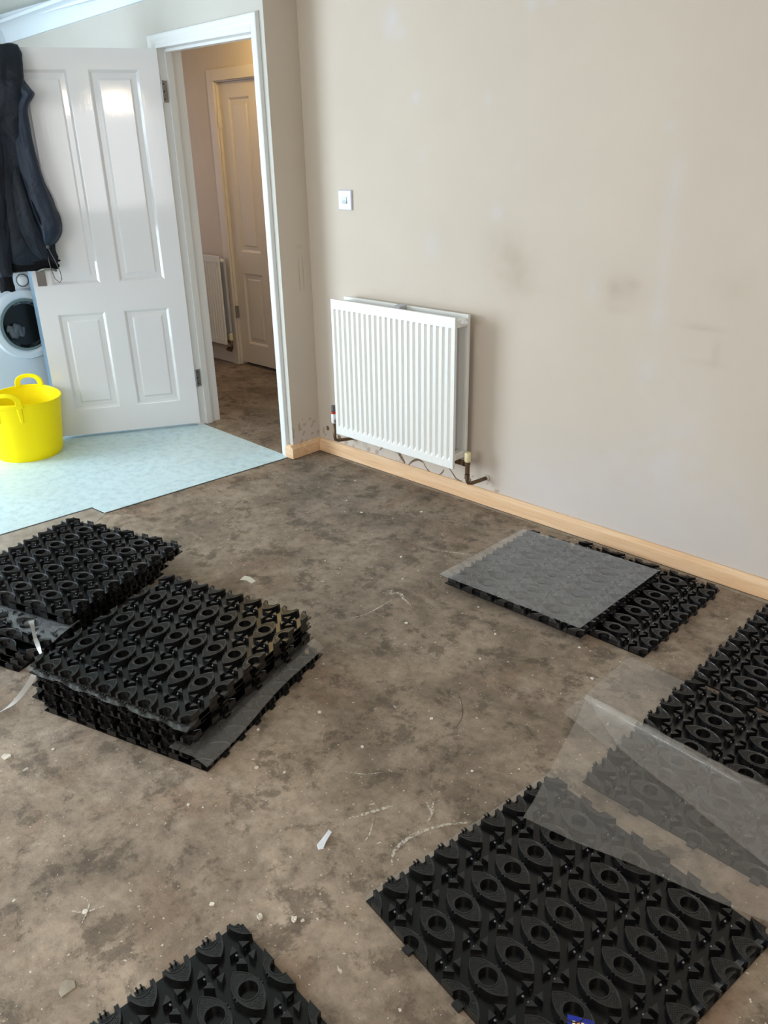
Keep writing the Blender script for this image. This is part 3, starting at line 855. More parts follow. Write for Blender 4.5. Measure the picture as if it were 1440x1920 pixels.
HA = math.radians(140)      # direction of one handle, the other opposite


def tubr(z): return 0.172 + 0.038 * min(1, z / H0) + (0.0 if z > .02 else -0.010 * (1 - z / .02))


tb = MB()
outer = []
for k in range(15):
    f = k / 14
    outer.append([(tubr(f * rim_z(a, HA)) * math.cos(a), tubr(f * rim_z(a, HA)) * math.sin(a), f * rim_z(a, HA)) for a in [2 * math.pi * i / NB for i in range(NB)]])
rim_o = [[((tubr(rim_z(a, HA)) + dr) * math.cos(a), (tubr(rim_z(a, HA)) + dr) * math.sin(a), rim_z(a, HA) + dz) for a in [2 * math.pi * i / NB for i in range(NB)]] for dr, dz in ((0.005, 0.001), (0.006, 0.005), (0.003, 0.009), (-0.003, 0.008), (-0.005, 0.002))]
inner = []
for k in range(10):
    f = 1 - k / 9
    inner.append([((tubr(f * rim_z(a, HA)) - 0.005) * math.cos(a), (tubr(f * rim_z(a, HA)) - 0.005) * math.sin(a), max(0.006, f * rim_z(a, HA))) for a in [2 * math.pi * i / NB for i in range(NB)]])
tb.loft(outer + rim_o + inner, cap=True)
tb.build('tub_body', M_yellow, tub, smooth=True, sharp=0.9)
for s in (0, 1):
    a0 = HA + math.pi * s
    hb = MB()
    # loop: flat band around an opening, follows the tub wall
    N = 28; ring = []
    for i in range(N + 1):
        u_ = math.pi * i / N
        w_ = 0.078 * math.cos(u_); hgt = 0.075 * (math.sin(u_) ** 0.55 if math.sin(u_) > 0 else 0)
        wi = 0.047 * math.cos(u_); hi = 0.045 * (math.sin(u_) ** 0.5 if math.sin(u_) > 0 else 0)
        sec = []
        for (ww, hh_, off) in ((w_, hgt, 0.007), (wi, 0.010 + hi, 0.009), (wi, 0.010 + hi, -0.007), (w_, hgt, -0.005)):
            R_ = tubr(H0) + off - 0.10 * hh_ * 0.4
            aa = a0 + ww / tubr(H0)
            sec.append((R_ * math.cos(aa), R_ * math.sin(aa), H0 + 0.002 + hh_))
        ring.append(sec)
    hb.loft(ring)
    # bottom bar of the grip and ribs that run down the wall
    bar = [[((tubr(H0) + o_) * math.cos(a0 + w_ / .21), (tubr(H0) + o_) * math.sin(a0 + w_ / .21), H0 + z_) for o_, z_ in ((0.008, -0.006), (0.009, 0.012), (-0.006, 0.012), (-0.004, -0.006))] for w_ in [-.08 + .16 * i / 12 for i in range(13)]]
    hb.loft(bar)
    for w0 in (-0.060, 0.060):
        rib = []
        for k in range(7):
            z = H0 - 0.002 - k * 0.014; R_ = tubr(z); wd = 0.016 - 0.0012 * k
            rib.append([((R_ + o_) * math.cos(a0 + w_ / R_), (R_ + o_) * math.sin(a0 + w_ / R_), z) for w_, o_ in ((w0 - wd, 0.0), (w0 - wd * .6, 0.006), (w0 + wd * .6, 0.006), (w0 + wd, 0.0))])
        hb.loft(rib)
    hb.build('handle', M_yellow, tub, smooth=True, bevel=0.002, sharp=0.8)

# ------------------------------------------------------------------ kitchen: washing machine, unit, worktop
wm = empty('washing_machine', (-5.2, 2.10, 0.004))
tag(wm, 'white front-loading washing machine with round porthole under the black worktop', 'washing machine')
q = MB(); q.box(-0.50, 0.0, -0.298, 0.298, 0.0, 0.848); q.build('cabinet', M_washer, wm, bevel=0.012)
q = MB(); q.box(0.0, 0.012, -0.296, 0.296, 0.745, 0.846); fas = q.build('control_panel', M_washer, wm, bevel=0.005)
q = MB(); q.lathe([(0.034, 0.012), (0.034, 0.016), (0.028, 0.018), (0.024, 0.034), (0.0, 0.035)], (0, 0.030, 0.797), 28, axis='x'); q.build('programme_dial', M_white, fas, smooth=True, sharp=0.5)
q = MB(); q.lathe([(0.040, 0.012), (0.040, 0.0135), (0.036, 0.0135), (0.036, 0.012)], (0, 0.030, 0.797), 28, axis='x'); q.build('dial_ring', M_hinge, fas)
q = MB(); q.box(0.012, 0.015, -0.28, -0.10, 0.765, 0.835); q.build('detergent_drawer', M_white, fas, bevel=0.002)
q = MB()
for k in range(4): q.box(0.012, 0.013, -0.07, -0.03, 0.77 + 0.016 * k, 0.776 + 0.016 * k)
q.build('printed_marks', M_hinge, fas)
RC = (0, -0.003, 0.530)
q = MB(); q.lathe([(0.216, 0.0), (0.216, 0.018), (0.208, 0.034), (0.178, 0.040), (0.168, 0.036), (0.158, 0.016), (0.158, 0.0)], RC, 64, axis='x', cap=False); ring = q.build('door_ring', M_washer, wm, smooth=True, sharp=0.9)
q = MB(); q.lathe([(0.163, 0.020), (0.150, 0.030), (0.144, 0.024), (0.152, 0.012)], RC, 64, axis='x', cap=False); q.build('door_bezel', mat('grey_green_bezel', lin(122, 142, 144), 0.35), ring, smooth=True)
q = MB(); q.lathe([(0.150, 0.018), (0.120, -0.004), (0.085, -0.03), (0.06, -0.035), (0.0, -0.036)], RC, 48, axis='x', cap=False); q.build('door_glass', M_glass, ring, smooth=True)
q = MB(); q.lathe([(0.158, 0.004), (0.156, 0.0015), (0.0, 0.001)], RC, 48, axis='x', cap=False); q.build('drum', mat('dark_drum', lin(36, 40, 42), 0.3, 0.5), wm)
q = MB(); q.box(0.030, 0.048, 0.172, 0.196, 0.49, 0.57); q.build('door_latch', M_white, ring, bevel=0.005)
q = MB(); q.tube([(0.012 + .004, -0.12 + .005 * i, 0.50 + 0.03 * math.sin(i * .7)) for i in range(20)], [0.012 + .012 * math.sin(i / 19 * math.pi) for i in range(20)], 8); 
lq = q.build('laundry_fold', mat('grey_laundry', lin(86, 92, 100), 0.85), wm, smooth=True)

cab = empty('kitchen_cabinet', (-4.915, 2.37, 0.004))
tag(cab, 'blue-grey base cabinet standing between washing machine and open white door', 'cabinet')
q = MB(); q.box(-0.215, -0.018, -0.225, 0.18, 0.0, 0.86); q.build('carcass', M_cab, cab, bevel=0.002)
q = MB(); q.box(-0.016, 0.0, -0.225, 0.18, 0.10, 0.855); dr_ = q.build('cabinet_door', M_cab, cab, bevel=0.002)
q = MB(); q.tube([(0.0, -0.218, 0.555), (0.022, -0.214, 0.558), (0.03, -0.19, 0.556), (0.03, -0.13, 0.552), (0.022, -0.10, 0.55), (0.0, -0.10, 0.55)], 0.007, 10)
q.build('cabinet_handle', M_white, dr_, smooth=True)

wt = MB(); wt.box(-5.745, -5.16, 0.6, 2.42, 0.858, 0.90)
tag(wt.build('worktop', M_top, bevel=0.003), 'black kitchen worktop above the washing machine, behind the hanging jacket', 'worktop')
q = empty('storage_bag', (-5.32, 1.99, 0.901)); tag(q, 'dark crumpled cloth bag lying on the black kitchen worktop', 'bag')
mb = MB(); rings = []
for k in range(9):
    f = k / 8
    rings.append([((0.10 * math.sin(math.pi * (0.12 + .8 * f)) + 0.012 * noise.noise((a * 2, f * 4, 1))) * math.cos(a), 0.16 * math.sin(math.pi * (0.12 + .8 * f)) * math.sin(a) * (1 + .1 * noise.noise((a, f * 5, 3))), 0.10 * f) for a in [i * 2 * math.pi / 24 for i in range(24)]])
mb.loft(rings); mb.build('bag_body', M_cloth, q, smooth=True)
mb = MB(); mb.tube([(0.03, -0.08, 0.08), (0.06, -0.06, 0.125), (0.06, 0.02, 0.13), (0.03, 0.06, 0.08)], 0.008, 8); mb.build('bag_strap', M_cloth, q, smooth=True)
q = empty('card_box', (-5.62, 2.08, 0.901)); tag(q, 'beige cardboard box at the back of the black kitchen worktop', 'box')
mb = MB(); mb.box(-0.09, 0.09, -0.13, 0.13, 0, 0.20); mb.build('box_body', M_card, q, bevel=0.003)
mb = MB(); mb.box(-0.092, 0.092, -0.02, 0.02, 0.1985, 0.2015); mb.build('box_tape', M_cap, q)

# ------------------------------------------------------------------ jacket hung over the top of the open door
jk = empty('jacket', (-4.036, 2.55, 0.0), math.atan2(DU.y, DU.x))
tag(jk, 'dark navy hooded jacket hung over the top corner of the open white door', 'jacket')


def cloth_tube(secs, seed, n=44, folds=3, amp=0.10, sub=5, flat=1.0):
    """secs: (u, w, z, ru, rw); interpolated smoothly, with length-wise folds"""
    S = []
    for i in range(len(secs) - 1):
        p = [secs[max(i - 1, 0)], secs[i], secs[i + 1], secs[min(i + 2, len(secs) - 1)]]
        for k in range(sub):
            s = k / sub
            S.append([0.5 * (2 * p[1][j] + (p[2][j] - p[0][j]) * s + (2 * p[0][j] - 5 * p[1][j] + 4 * p[2][j] - p[3][j]) * s * s + (3 * p[1][j] - p[0][j] - 3 * p[2][j] + p[3][j]) * s ** 3) for j in range(5)])
    S.append(list(secs[-1]))
    mb = MB(); rings = []
    for i, (u, w, z, ru, rw) in enumerate(S):
        f = i / (len(S) - 1)
        ring = []
        for k in range(n):
            a = 2 * math.pi * k / n
            d = 1 + amp * 1.25 * (math.sin(folds * a + seed + 1.4 * math.sin(f * 5 + seed)) * 0.6 + 0.55 * (1 - 2 * abs(noise.noise((math.cos(a) * 2.2 + seed, math.sin(a) * 2.2 + z * 5, z * 7 + u * 6)))) + 0.9 * noise.noise((math.cos(a) * 1.6 + seed, math.sin(a) * 1.6, z * 6)) + 0.5 * noise.noise((math.cos(a) * 4 + seed, math.sin(a) * 4, z * 13)))
            ring.append((u + ru * d * math.cos(a), max(0.0035, w + rw * d * math.sin(a)), z + 0.012 * noise.noise((a, seed, f * 3))))
        rings.append(ring)
    mb.loft(rings)
    return mb


# body hanging down the face of the door
cloth_tube([(0.775, 0.045, 1.93, 0.10, 0.035), (0.780, 0.055, 1.80, 0.12, 0.05), (0.800, 0.060, 1.62, 0.125, 0.052), (0.815, 0.060, 1.40, 0.13, 0.05), (0.815, 0.058, 1.20, 0.145, 0.05), (0.80, 0.055, 1.05, 0.150, 0.045), (0.79, 0.05, 0.985, 0.145, 0.040)], 1.2, folds=5, amp=0.13).build('jacket_body', M_jacket, jk, smooth=True)
# hood / collar bunched over the top edge
hb = MB(); rings = []
for k in range(15):
    f = k / 14
    rings.append([(0.648 + 0.20 * f + 0.0 * a, 0, 0) if False else (0.648 + 0.20 * f, -0.022 + 0.052 * math.cos(a) * (1 + .12 * noise.noise((f * 6, a, 2))), 1.975 + (0.018 + 0.008 * math.sin(f * 9)) * math.sin(a) - (0.03 if math.sin(a) < 0 else 0) * abs(math.cos(a))) for a in [i * 2 * math.pi / 20 for i in range(20)]])
hb.loft(rings)
hd_o = cloth_tube([(0.735, 0.036, 1.985, 0.080, 0.030), (0.722, 0.050, 1.93, 0.075, 0.042), (0.725, 0.058, 1.85, 0.075, 0.05), (0.745, 0.06, 1.76, 0.080, 0.05), (0.79, 0.055, 1.66, 0.07, 0.04), (0.83, 0.05, 1.60, 0.03, 0.02)], 4.1, folds=4, amp=0.16).build('hood', M_jacket, jk, smooth=True)
hb.build('collar_over_door', M_jacket, jk, smooth=True)
# right sleeve: shoulder point sticks out, then falls to a gathered cuff
cloth_tube([(0.700, 0.035, 1.90, 0.022, 0.022), (0.682, 0.045, 1.845, 0.032, 0.030), (0.662, 0.058, 1.80, 0.044, 0.036), (0.640, 0.070, 1.775, 0.036, 0.036), (0.676, 0.066, 1.72, 0.032, 0.036), (0.690, 0.066, 1.62, 0.040, 0.042), (0.690, 0.068, 1.50, 0.048, 0.048), (0.684, 0.07, 1.38, 0.056, 0.05), (0.668, 0.072, 1.28, 0.066, 0.052), (0.652, 0.074, 1.20, 0.068, 0.052), (0.650, 0.074, 1.14, 0.062, 0.05), (0.664, 0.072, 1.09, 0.040, 0.036), (0.672, 0.07, 1.068, 0.018, 0.016)], 2.3, folds=3, amp=0.12).build('sleeve', M_jacket2, jk, smooth=True)
# inner facing layer / folded front edge between body and sleeve
cloth_tube([(0.745, 0.085, 1.46, 0.018, 0.016), (0.755, 0.095, 1.38, 0.038, 0.026), (0.748, 0.097, 1.25, 0.045, 0.03), (0.732, 0.092, 1.13, 0.045, 0.03), (0.715, 0.085, 1.05, 0.04, 0.026), (0.70, 0.08, 1.01, 0.028, 0.018)], 7.7, folds=3, amp=0.14).build('front_fold', M_jacket, jk, smooth=True)
# left sleeve with black knit cuff, past the door edge
ls = cloth_tube([(0.80, 0.075, 1.80, 0.035, 0.03), (0.815, 0.09, 1.65, 0.042, 0.035), (0.84, 0.10, 1.45, 0.045, 0.038), (0.875, 0.10, 1.2, 0.048, 0.038), (0.892, 0.098, 1.05, 0.046, 0.036), (0.897, 0.098, 0.94, 0.038, 0.032)], 5.5, folds=2, amp=0.10).build('sleeve', M_jacket, jk, smooth=True)
cloth_tube([(0.898, 0.098, 0.955, 0.037, 0.031), (0.900, 0.098, 0.91, 0.034, 0.03), (0.900, 0.098, 0.885, 0.038, 0.032), (0.900, 0.098, 0.862, 0.036, 0.03)], 3.0, folds=8, amp=0.03).build('cuff', M_knit, ls, smooth=True)
# hem band and drawcord loop
q = MB(); q.tube([(0.705, 0.112, 1.32), (0.697, 0.121, 1.27), (0.684, 0.126, 1.21), (0.672, 0.122, 1.165)], [0.002, 0.0045, 0.0045, 0.002], 8); q.build('sleeve_zip', M_knit, jk, smooth=True)
cloth_tube([(0.79, 0.052, 0.998, 0.148, 0.042), (0.79, 0.050, 0.975, 0.146, 0.040), (0.79, 0.048, 0.955, 0.140, 0.036)], 1.2, folds=5, amp=0.12).build('hem_band', M_knit, jk, smooth=True)
q = MB(); q.tube([(0.672, 0.095, 1.07), (0.676, 0.095, 1.02), (0.672, 0.096, 0.96), (0.660, 0.097, 0.91), (0.640, 0.097, 0.890), (0.628, 0.097, 0.905), (0.628, 0.097, 0.94), (0.644, 0.097, 1.0), (0.662, 0.096, 1.05), (0.668, 0.095, 1.07)], 0.0022, 8)
cd = q.build('drawcord', M_cord, jk, smooth=True)
q = MB(); q.lathe([(0.006, -0.010), (0.010, -0.006), (0.010, 0.006), (0.006, 0.010)], (0.670, 0.095, 1.073), 12); q.build('cord_toggle', M_cord, cd, smooth=True)


# ------------------------------------------------------------------ moulded floor panels
PS, PU, PV = 0.600, 0.075, 0.150          # panel size, pitch across the lenses, pitch along them
ZB, ZT = 0.0035, 0.0200
LH, WH, RHO = 0.0525, 0.0280, 0.0195      # lens half length (local x), half width (local y), hole radius
RC_ = (LH * LH + WH * WH) / (2 * WH)


def r_lens(th):
    """distance to the lens outline; th measured from local +x"""
    c_, s_ = abs(math.cos(th)), abs(math.sin(th))
    k = RC_ - WH
    b = s_ * k
    return -b + math.sqrt(b * b - k * k + RC_ * RC_)


def stud_mesh(name, a0, a1, nseg, bump_seed=0):
    mb = MB(); full = (a1 - a0) > 6.2
    n = nseg if full else nseg + 1
    angs = [a0 + (a1 - a0) * i / nseg for i in range(n)]
    prof = []
    for a in angs:
        ro = r_lens(a)
        ri = max(RHO + 0.0034, ro - 0.0022)
        rr_ = max(RHO + 0.0032, ro - 0.0030)
        pr_ = [(ro + 0.0012, ZB), (ro, ZT), (ri, ZT), (max(RHO + .0031, rr_), ZT - 0.0014), (RHO + 0.0031, ZT - 0.0014), (RHO + 0.0026, ZT), (RHO, ZT), (RHO, ZB)]
        prof.append([(r * math.cos(a), r * math.sin(a), z) for r, z in pr_])
    ids = [mb.verts(p) for p in prof]
    for i in range(n if full else n - 1):
        a, b = ids[i], ids[(i + 1) % n]
        for k in range(7): mb.face((a[k], b[k], b[k + 1], a[k + 1]))
    if not full:
        mb.face(ids[0]); mb.face(ids[-1][::-1])
    # texture pips in the recess
    lo, hi = a0 % (2 * math.pi), a0 % (2 * math.pi) + (a1 - a0)
    row = 0
    yv = -0.024
    while yv < 0.024:
        xv = -0.048 + (0.0026 if row % 2 else 0)
        while xv < 0.048:
            r = math.hypot(xv, yv); th = math.atan2(yv, xv) % (2 * math.pi)
            ok = full or any(lo + 0.12 * 0.02 / max(r, .02) < th + o_ < hi - 0.12 * 0.02 / max(r, .02) for o_ in (0, 2 * math.pi))
            if ok and r > RHO + 0.0055 and r < r_lens(th) - 0.0052:
                mb.box(xv - 0.0015, xv + 0.0015, yv - 0.0008, yv + 0.0008, ZT - 0.0014, ZT - 0.0004)
            xv += 0.0054
        yv += 0.0036; row += 1
    # small snap teeth at the waist
    for s in (1, -1):
        th = math.pi / 2 if s > 0 else 3 * math.pi / 2
        if full or any(lo + .2 < th + o_ < hi - .2 for o_ in (0, 2 * math.pi)):
            for dx in (-0.0065, 0.0025):
                y0, y1 = sorted((s * (WH - 0.001), s * (WH + 0.0030)))
                mb.box(dx, dx + 0.0035, y0, y1, ZT - 0.006, ZT + 0.0006)
    return mb.mesh(name, M_black)


TP = math.pi
ME_STUD = {
    'full': stud_mesh('lens_stud', 0, 2 * TP, 44),
    'x0': stud_mesh('half_stud_x0', -TP / 2, TP / 2, 22), 'x1': stud_mesh('half_stud_x1', TP / 2, 1.5 * TP, 22),
    'y0': stud_mesh('half_stud_y0', 0, TP, 22), 'y1': stud_mesh('half_stud_y1', TP, 2 * TP, 22),
    'x0y0': stud_mesh('corner_stud_a', 0, TP / 2, 12), 'x0y1': stud_mesh('corner_stud_b', 1.5 * TP, 2 * TP, 12),
    'x1y0': stud_mesh('corner_stud_c', TP / 2, TP, 12), 'x1y1': stud_mesh('corner_stud_d', TP, 1.5 * TP, 12)}

mb = MB()
for sx in (-1, 1):
    for sy in (-1, 1):
        tri = [(sx * 0.0100, sy * 0.0065), (sx * 0.0275, sy * 0.0075), (sx * 0.0115, sy * 0.0245)]
        if sx * sy < 0: tri = tri[::-1]
        mb.prism(tri, ZB, ZT)
        cx_, cy_ = sx * 0.0075, sy * 0.0105
        mb.prism([(cx_ - .002, cy_ - .002), (cx_ + .002, cy_ - .002), (cx_ + .002, cy_ + .002), (cx_ - .002, cy_ + .002)], ZB, ZT - 0.007)
        if sy < 0:   # snap nib, its pale colour stands in for a glint
            a = mb.verts([(cx_ - .0022, cy_ - .0022, ZT - .007), (cx_ + .0022, cy_ - .0022, ZT - .007), (cx_ + .0022, cy_ + .0022, ZT - .007), (cx_ - .0022, cy_ + .0022, ZT - .007), (cx_, cy_ - .001, ZT - .0015)])
            for q_ in ((0, 1, 4), (1, 2, 4), (2, 3, 4), (3, 0, 4)): mb.face([a[i] for i in q_], 1)
ME_GRIP = mb.mesh('pipe_grip', [M_black, M_nib])

mb = MB(); mb.box(0.0, PS, 0.0, PS, 0.0, ZB)
ME_PLATE = mb.mesh('base_plate', M_plate)
# two-pronged clip beyond the x=0 edge
mb = MB(); mb.box(-0.011, 0.006, -0.011, 0.011, 0.0005, 0.0030)
for s in (-1, 1):
    y0, y1 = sorted((s * 0.003, s * 0.0065))
    mb.box(-0.0095, -0.006, y0, y1, 0.0025, 0.0095); mb.box(-0.0125, -0.006, y0, y1, 0.0085, 0.0115)
ME_CLIP = mb.mesh('edge_clip', M_black)
mb = MB(); mb.box(-0.010, 0.010, -0.012, 0.003, 0.0005, 0.0080)
ME_TAB = mb.mesh('edge_tab', M_black)


def panel(label, loc, rz, full=True, scale=1.0, group=None, tilt=(0, 0), rim_only=False):
    r = empty('floor_panel', loc, rz); r.scale = (scale, scale, 1.0)
    r.rotation_euler = (tilt[0], tilt[1], rz)
    tag(r, label, 'panel', group)
    inst('base_plate', ME_PLATE, r)
    for i in range(5):
        for j in range(9):
            kx = 'x0' if i == 0 else 'x1' if i == 4 else ''
            ky = 'y0' if j == 0 else 'y1' if j == 8 else ''
            if rim_only and not (kx or ky): continue
            inst('stud', ME_STUD[(kx + ky) or 'full'], r, (i * PV, j * PU, 0))
    if not rim_only:
        for i in range(4):
            for j in range(8): inst('pipe_grip', ME_GRIP, r, ((i + .5) * PV, (j + .5) * PU, 0))
    for j in range(1, 8): inst('edge_clip', ME_CLIP, r, (0, j * PU, 0))
    for i in (1, 2, 3): inst('edge_tab', ME_TAB, r, (i * PV, 0, 0))
    return r


rad_ = math.radians
Z1 = 0.0206
panel('large black studded floor panel in the foreground, clear film over its far corner', (-0.918, 0.854, 0.001), rad_(-8.2))
panel('black studded floor panel running from under the clear film toward the wall', (-0.766, 1.490, 0.001), rad_(-0.8), scale=0.985)
panel('black studded floor panel clipped to a panel and lying nearest the far pine skirting', (-0.757, 2.100, 0.001), rad_(-0.8), scale=0.985)
panel('black studded floor panel cut by the bottom edge of the photo, its corner pointing up', (-1.110, 0.030, 0.001), rad_(-3.2))
WS = 0.962
panel('lower black panel of the pair by the skirting, its bare end showing', (-0.918, 2.683, 0.001), rad_(179.4 + 0.6), scale=WS)
panel('upper black panel of the pair by the skirting, hidden under hazy film', (-1.124, 2.606, 0.001 + Z1), rad_(180 + 1.5), scale=0.945)
for o in []: pass

# near stack
TA = rad_(105.7)
panel('bottom black panel of the near stack, sticking out under a clear film', (-1.692, 1.424, 0.001), rad_(197.4))
names = ['second', 'third', 'fourth', 'fifth', 'sixth']
jit = [(0.006, -0.014, .4), (-0.004, 0.002, -.5), (0.008, -0.006, .5), (-0.008, 0.004, -.2), (0.004, -0.006, .3)]
for k in range(5):
    dx, dy, da = jit[k]
    panel('black studded panel %s from the bottom of the near stack' % names[k], (-1.572 + dx - 0.004, 0.846 + dy, 0.001 + Z1 * (k + 1)), TA + rad_(da), rim_only=True)
panel('topmost black studded panel of the near stack, its whole face showing', (-1.572, 0.844, 0.001 + Z1 * 6), TA)

# far stack: five stepped panels below, two above
LA = rad_(198.6)
lo = [(-2.530, 1.270), (-2.512, 1.282), (-2.494, 1.296), (-2.455, 1.318), (-2.462, 1.345)]
nm = ['bottom', 'second', 'third', 'fourth', 'fifth']
for k in range(5):
    panel('%s black panel of the stepped far stack, below the blue-tinted film' % nm[k].capitalize() if k == 4 else '%s black panel from the floor in the stepped far stack' % nm[k], (lo[k][0], lo[k][1], 0.001 + Z1 * k), LA, rim_only=(k < 4))
panel('upper-second black panel of the far stack, just under its topmost panel', (-2.482, 1.424, 0.001 + Z1 * 5 + 0.004), LA - rad_(0.6), rim_only=True, scale=0.96)
panel('topmost black studded panel of the far stack beside the pale vinyl', (-2.486, 1.424, 0.001 + Z1 * 6 + 0.004), LA - rad_(1.0), scale=0.955)


# ------------------------------------------------------------------ clear films
def film_grid(name, quad, nu, nv, zf, material, parent=None):
    """quad: 4 xy corners; zf(s,t,x,y) height"""
    A, B, C_, D = [Vector(p) for p in quad]
    vs, fs = [], []
    for j in range(nv + 1):
        for i in range(nu + 1):
            s, t_ = i / nu, j / nv
            p = A * (1 - s) * (1 - t_) + B * s * (1 - t_) + C_ * s * t_ + D * (1 - s) * t_
            vs.append((p.x, p.y, zf(s, t_, p.x, p.y)))
    for j in range(nv):
        for i in range(nu): fs.append((j * (nu + 1) + i, j * (nu + 1) + i + 1, (j + 1) * (nu + 1) + i + 1, (j + 1) * (nu + 1) + i))
    me = bpy.data.meshes.new(name); me.from_pydata(vs, [], fs); me.materials.append(material)
    for p in me.polygons: p.use_smooth = True
    o = bpy.data.objects.new(name, me); COL.objects.link(o)
    if parent: o.parent = parent
    return o


def cr(x, y, s, k): return noise.noise((x * s, y * s, k))


big = empty('plastic_film', (0, 0, 0)); tag(big, 'large folded clear plastic film draped across two black panels in the foreground', 'film')


def z_big(s, t_, x, y):
    roll = 0.022 * math.exp(-((1 - t_) / 0.10) ** 2) * math.exp(-(s / 0.35) ** 2)
    return 0.0235 + 0.004 * (1 + cr(x, y, 9, 2)) + 0.004 * abs(cr(x, y, 5, 7)) + roll + 0.014 * math.exp(-(t_ / 0.07) ** 2) * (0.4 + cr(x, y, 7, 1)) + 0.010 * math.exp(-((t_ - .12 - .25 * s) / 0.018) ** 2) * (1 if .12 < s < .42 else 0)


film_grid('film_sheet', [(-0.790, 1.258), (0.10, 1.445), (0.16, 1.755), (-0.917, 1.757)], 90, 50, z_big, M_film, big)


def z_flap(s, t_, x, y):
    f = 1 - t_
    return 0.034 + 0.026 * math.exp(-((1 - t_ - 0.10) / 0.09) ** 2) * math.exp(-(s / .38) ** 2) + 0.012 * math.exp(-((1 - t_ - 0.22) / 0.05) ** 2) * (0.5 + 0.5 * cr(x, y, 6, 8)) + 0.020 * abs(cr(x * .6 + y, y * 1.8 - x * .5, 10, 4)) * (1 if s > .12 else s / .12) * (0.4 + t_) + 0.004 * cr(x, y, 20, 3)


film_grid('folded_flap', [(-0.745, 1.634), (-0.316, 1.509), (0.16, 1.752), (-0.917, 1.757)], 90, 40, z_flap, M_film, big)
rb_ = MB(); rings = []
for i in range(40):
    f = i / 39
    x = -0.916 + 0.46 * f; y = 1.748 - 0.03 * f; rr2 = 0.012 * (1 - .6 * f) * (1 + .15 * noise.noise((f * 9, 0, 6)))
    zc = 0.046 - 0.006 * f + 0.003 * noise.noise((f * 6, 2, 1))
    rings.append([(x, y + rr2 * math.cos(a), zc + rr2 * math.sin(a)) for a in [math.radians(15 + 205 * k / 16) for k in range(17)]])
rb_.loft(rings, closed=False)
rb_.build('rolled_edge', film_mat('rolled_film', 0.07, (0.85, 0.82, 0.8, 1), 0.14), big, smooth=True)
wf_ = film_grid('plastic_film', [(-1.712, 2.030), (-1.126, 2.060), (-1.118, 2.606), (-1.706, 2.568)], 220, 220, lambda s, t_, x, y: 0.0445 + 0.0012 * cr(x, y, 8, 1) + 0.0015 * (1 if abs(s - .52) < .02 else 0) + 0.001 * abs(cr(x, y, 20, 2)), M_film_w)
ca_ = wf_.data.attributes.new('haze', 'FLOAT', 'POINT')
th_ = rad_(181.5); ct, st = math.cos(-th_), math.sin(-th_); hz_ = []
for v in wf_.data.vertices:          # where the film touches the stud tops it clears a little
    dx, dy = v.co.x + 1.124, v.co.y - 2.606
    lx, ly = (dx * ct - dy * st) / 0.945, (dx * st + dy * ct) / 0.945
    ex, ey = lx - round(lx / PV) * PV, ly - round(ly / PU) * PU
    r_ = math.hypot(ex, ey); on = r_ < r_lens(math.atan2(ey, ex)) and r_ > RHO * .9
    fx_, fy_ = lx / PV % 1 - .5, ly / PU % 1 - .5
    grip = 0.07 < abs(fx_) + 0.45 * abs(fy_) < 0.19 and abs(fy_) > .08
    hz_.append((0.125 if on else 0.165 if grip else 0.205) + 0.03 * cr(v.co.x, v.co.y, 9, 5))
ca_.data.foreach_set('value', hz_)
tag(wf_, 'hazy square plastic film laid flat over the panel by the skirting', 'film')
ff = film_grid('plastic_film', [(-0.955, 1.700), (-0.52, 1.58), (-0.45, 2.06), (-0.955, 2.085)], 10, 10, lambda s, t_, x, y: 0.0008, M_film_f)
tag(ff, 'thin clear film lying flat on the bare concrete between panels', 'film')
f1 = film_grid('plastic_film', [(-0.932, 0.858), (-0.33, 0.775), (-0.245, 1.375), (-0.850, 1.462)], 40, 24, lambda s, t_, x, y: 0.0005 + (0.012 * ((s - .965) / .035) * (1 + .3 * cr(x, y, 30, 2)) if s > .965 else 0), M_film_f)
tag(f1, 'clear film strip showing under the edges of the large foreground panel', 'film')


def z_tf(s, t_, x, y):
    return 0.0235 + 0.012 * t_ ** 1.0 * 0 + 0.010 * s * abs(cr(x, y, 6, 3)) + 0.004 * s * cr(x, y, 14, 5)


# film between the bottom panel and the rest of the near stack, wavy outer edge
def film_edge(name, pts_in, pts_out, nv, zf, material):
    vs, fs = [], []
    n = len(pts_in)
    for i in range(n):
        for j in range(nv + 1):
            f = j / nv
            x = pts_in[i][0] * (1 - f) + pts_out[i][0] * f; y = pts_in[i][1] * (1 - f) + pts_out[i][1] * f
            vs.append((x, y, zf(i / (n - 1), f, x, y)))
    for i in range(n - 1):
        for j in range(nv): fs.append((i * (nv + 1) + j, (i + 1) * (nv + 1) + j, (i + 1) * (nv + 1) + j + 1, i * (nv + 1) + j + 1))
    me = bpy.data.meshes.new(name); me.from_pydata(vs, [], fs); me.materials.append(material)
    for p in me.polygons: p.use_smooth = True
    o = bpy.data.objects.new(name, me); COL.objects.link(o); return o


N_ = 40
axis_v = Vector((math.cos(TA), math.sin(TA))); outn = Vector((math.sin(TA), -math.cos(TA)))
p0 = Vector((-1.572, 0.846))
pin, pout = [], []
for i in range(N_):
    f = i / (N_ - 1)
    b_ = p0 + axis_v * (-0.02 + 0.62 * f)
    wv = 0.066 - 0.030 * f + 0.007 * math.sin(f * 8 + .5)
    pin.append(b_ - outn * 0.06); pout.append(b_ + outn * wv)
tf = film_edge('plastic_film', pin, pout, 12, lambda s, f, x, y: 0.0418 + (0.004 if f < .62 else 0.004 - 0.021 * ((f - .62) / .38) ** 1.2) + max(0, f - .5) * 0.008 * math.sin(s * 9 + 1), film_mat('stack_film', 0.10, (0.8, 0.77, 0.74, 1), 0.3))
tag(tf, 'wavy clear film poking out above the bottom panel of the near stack', 'film')

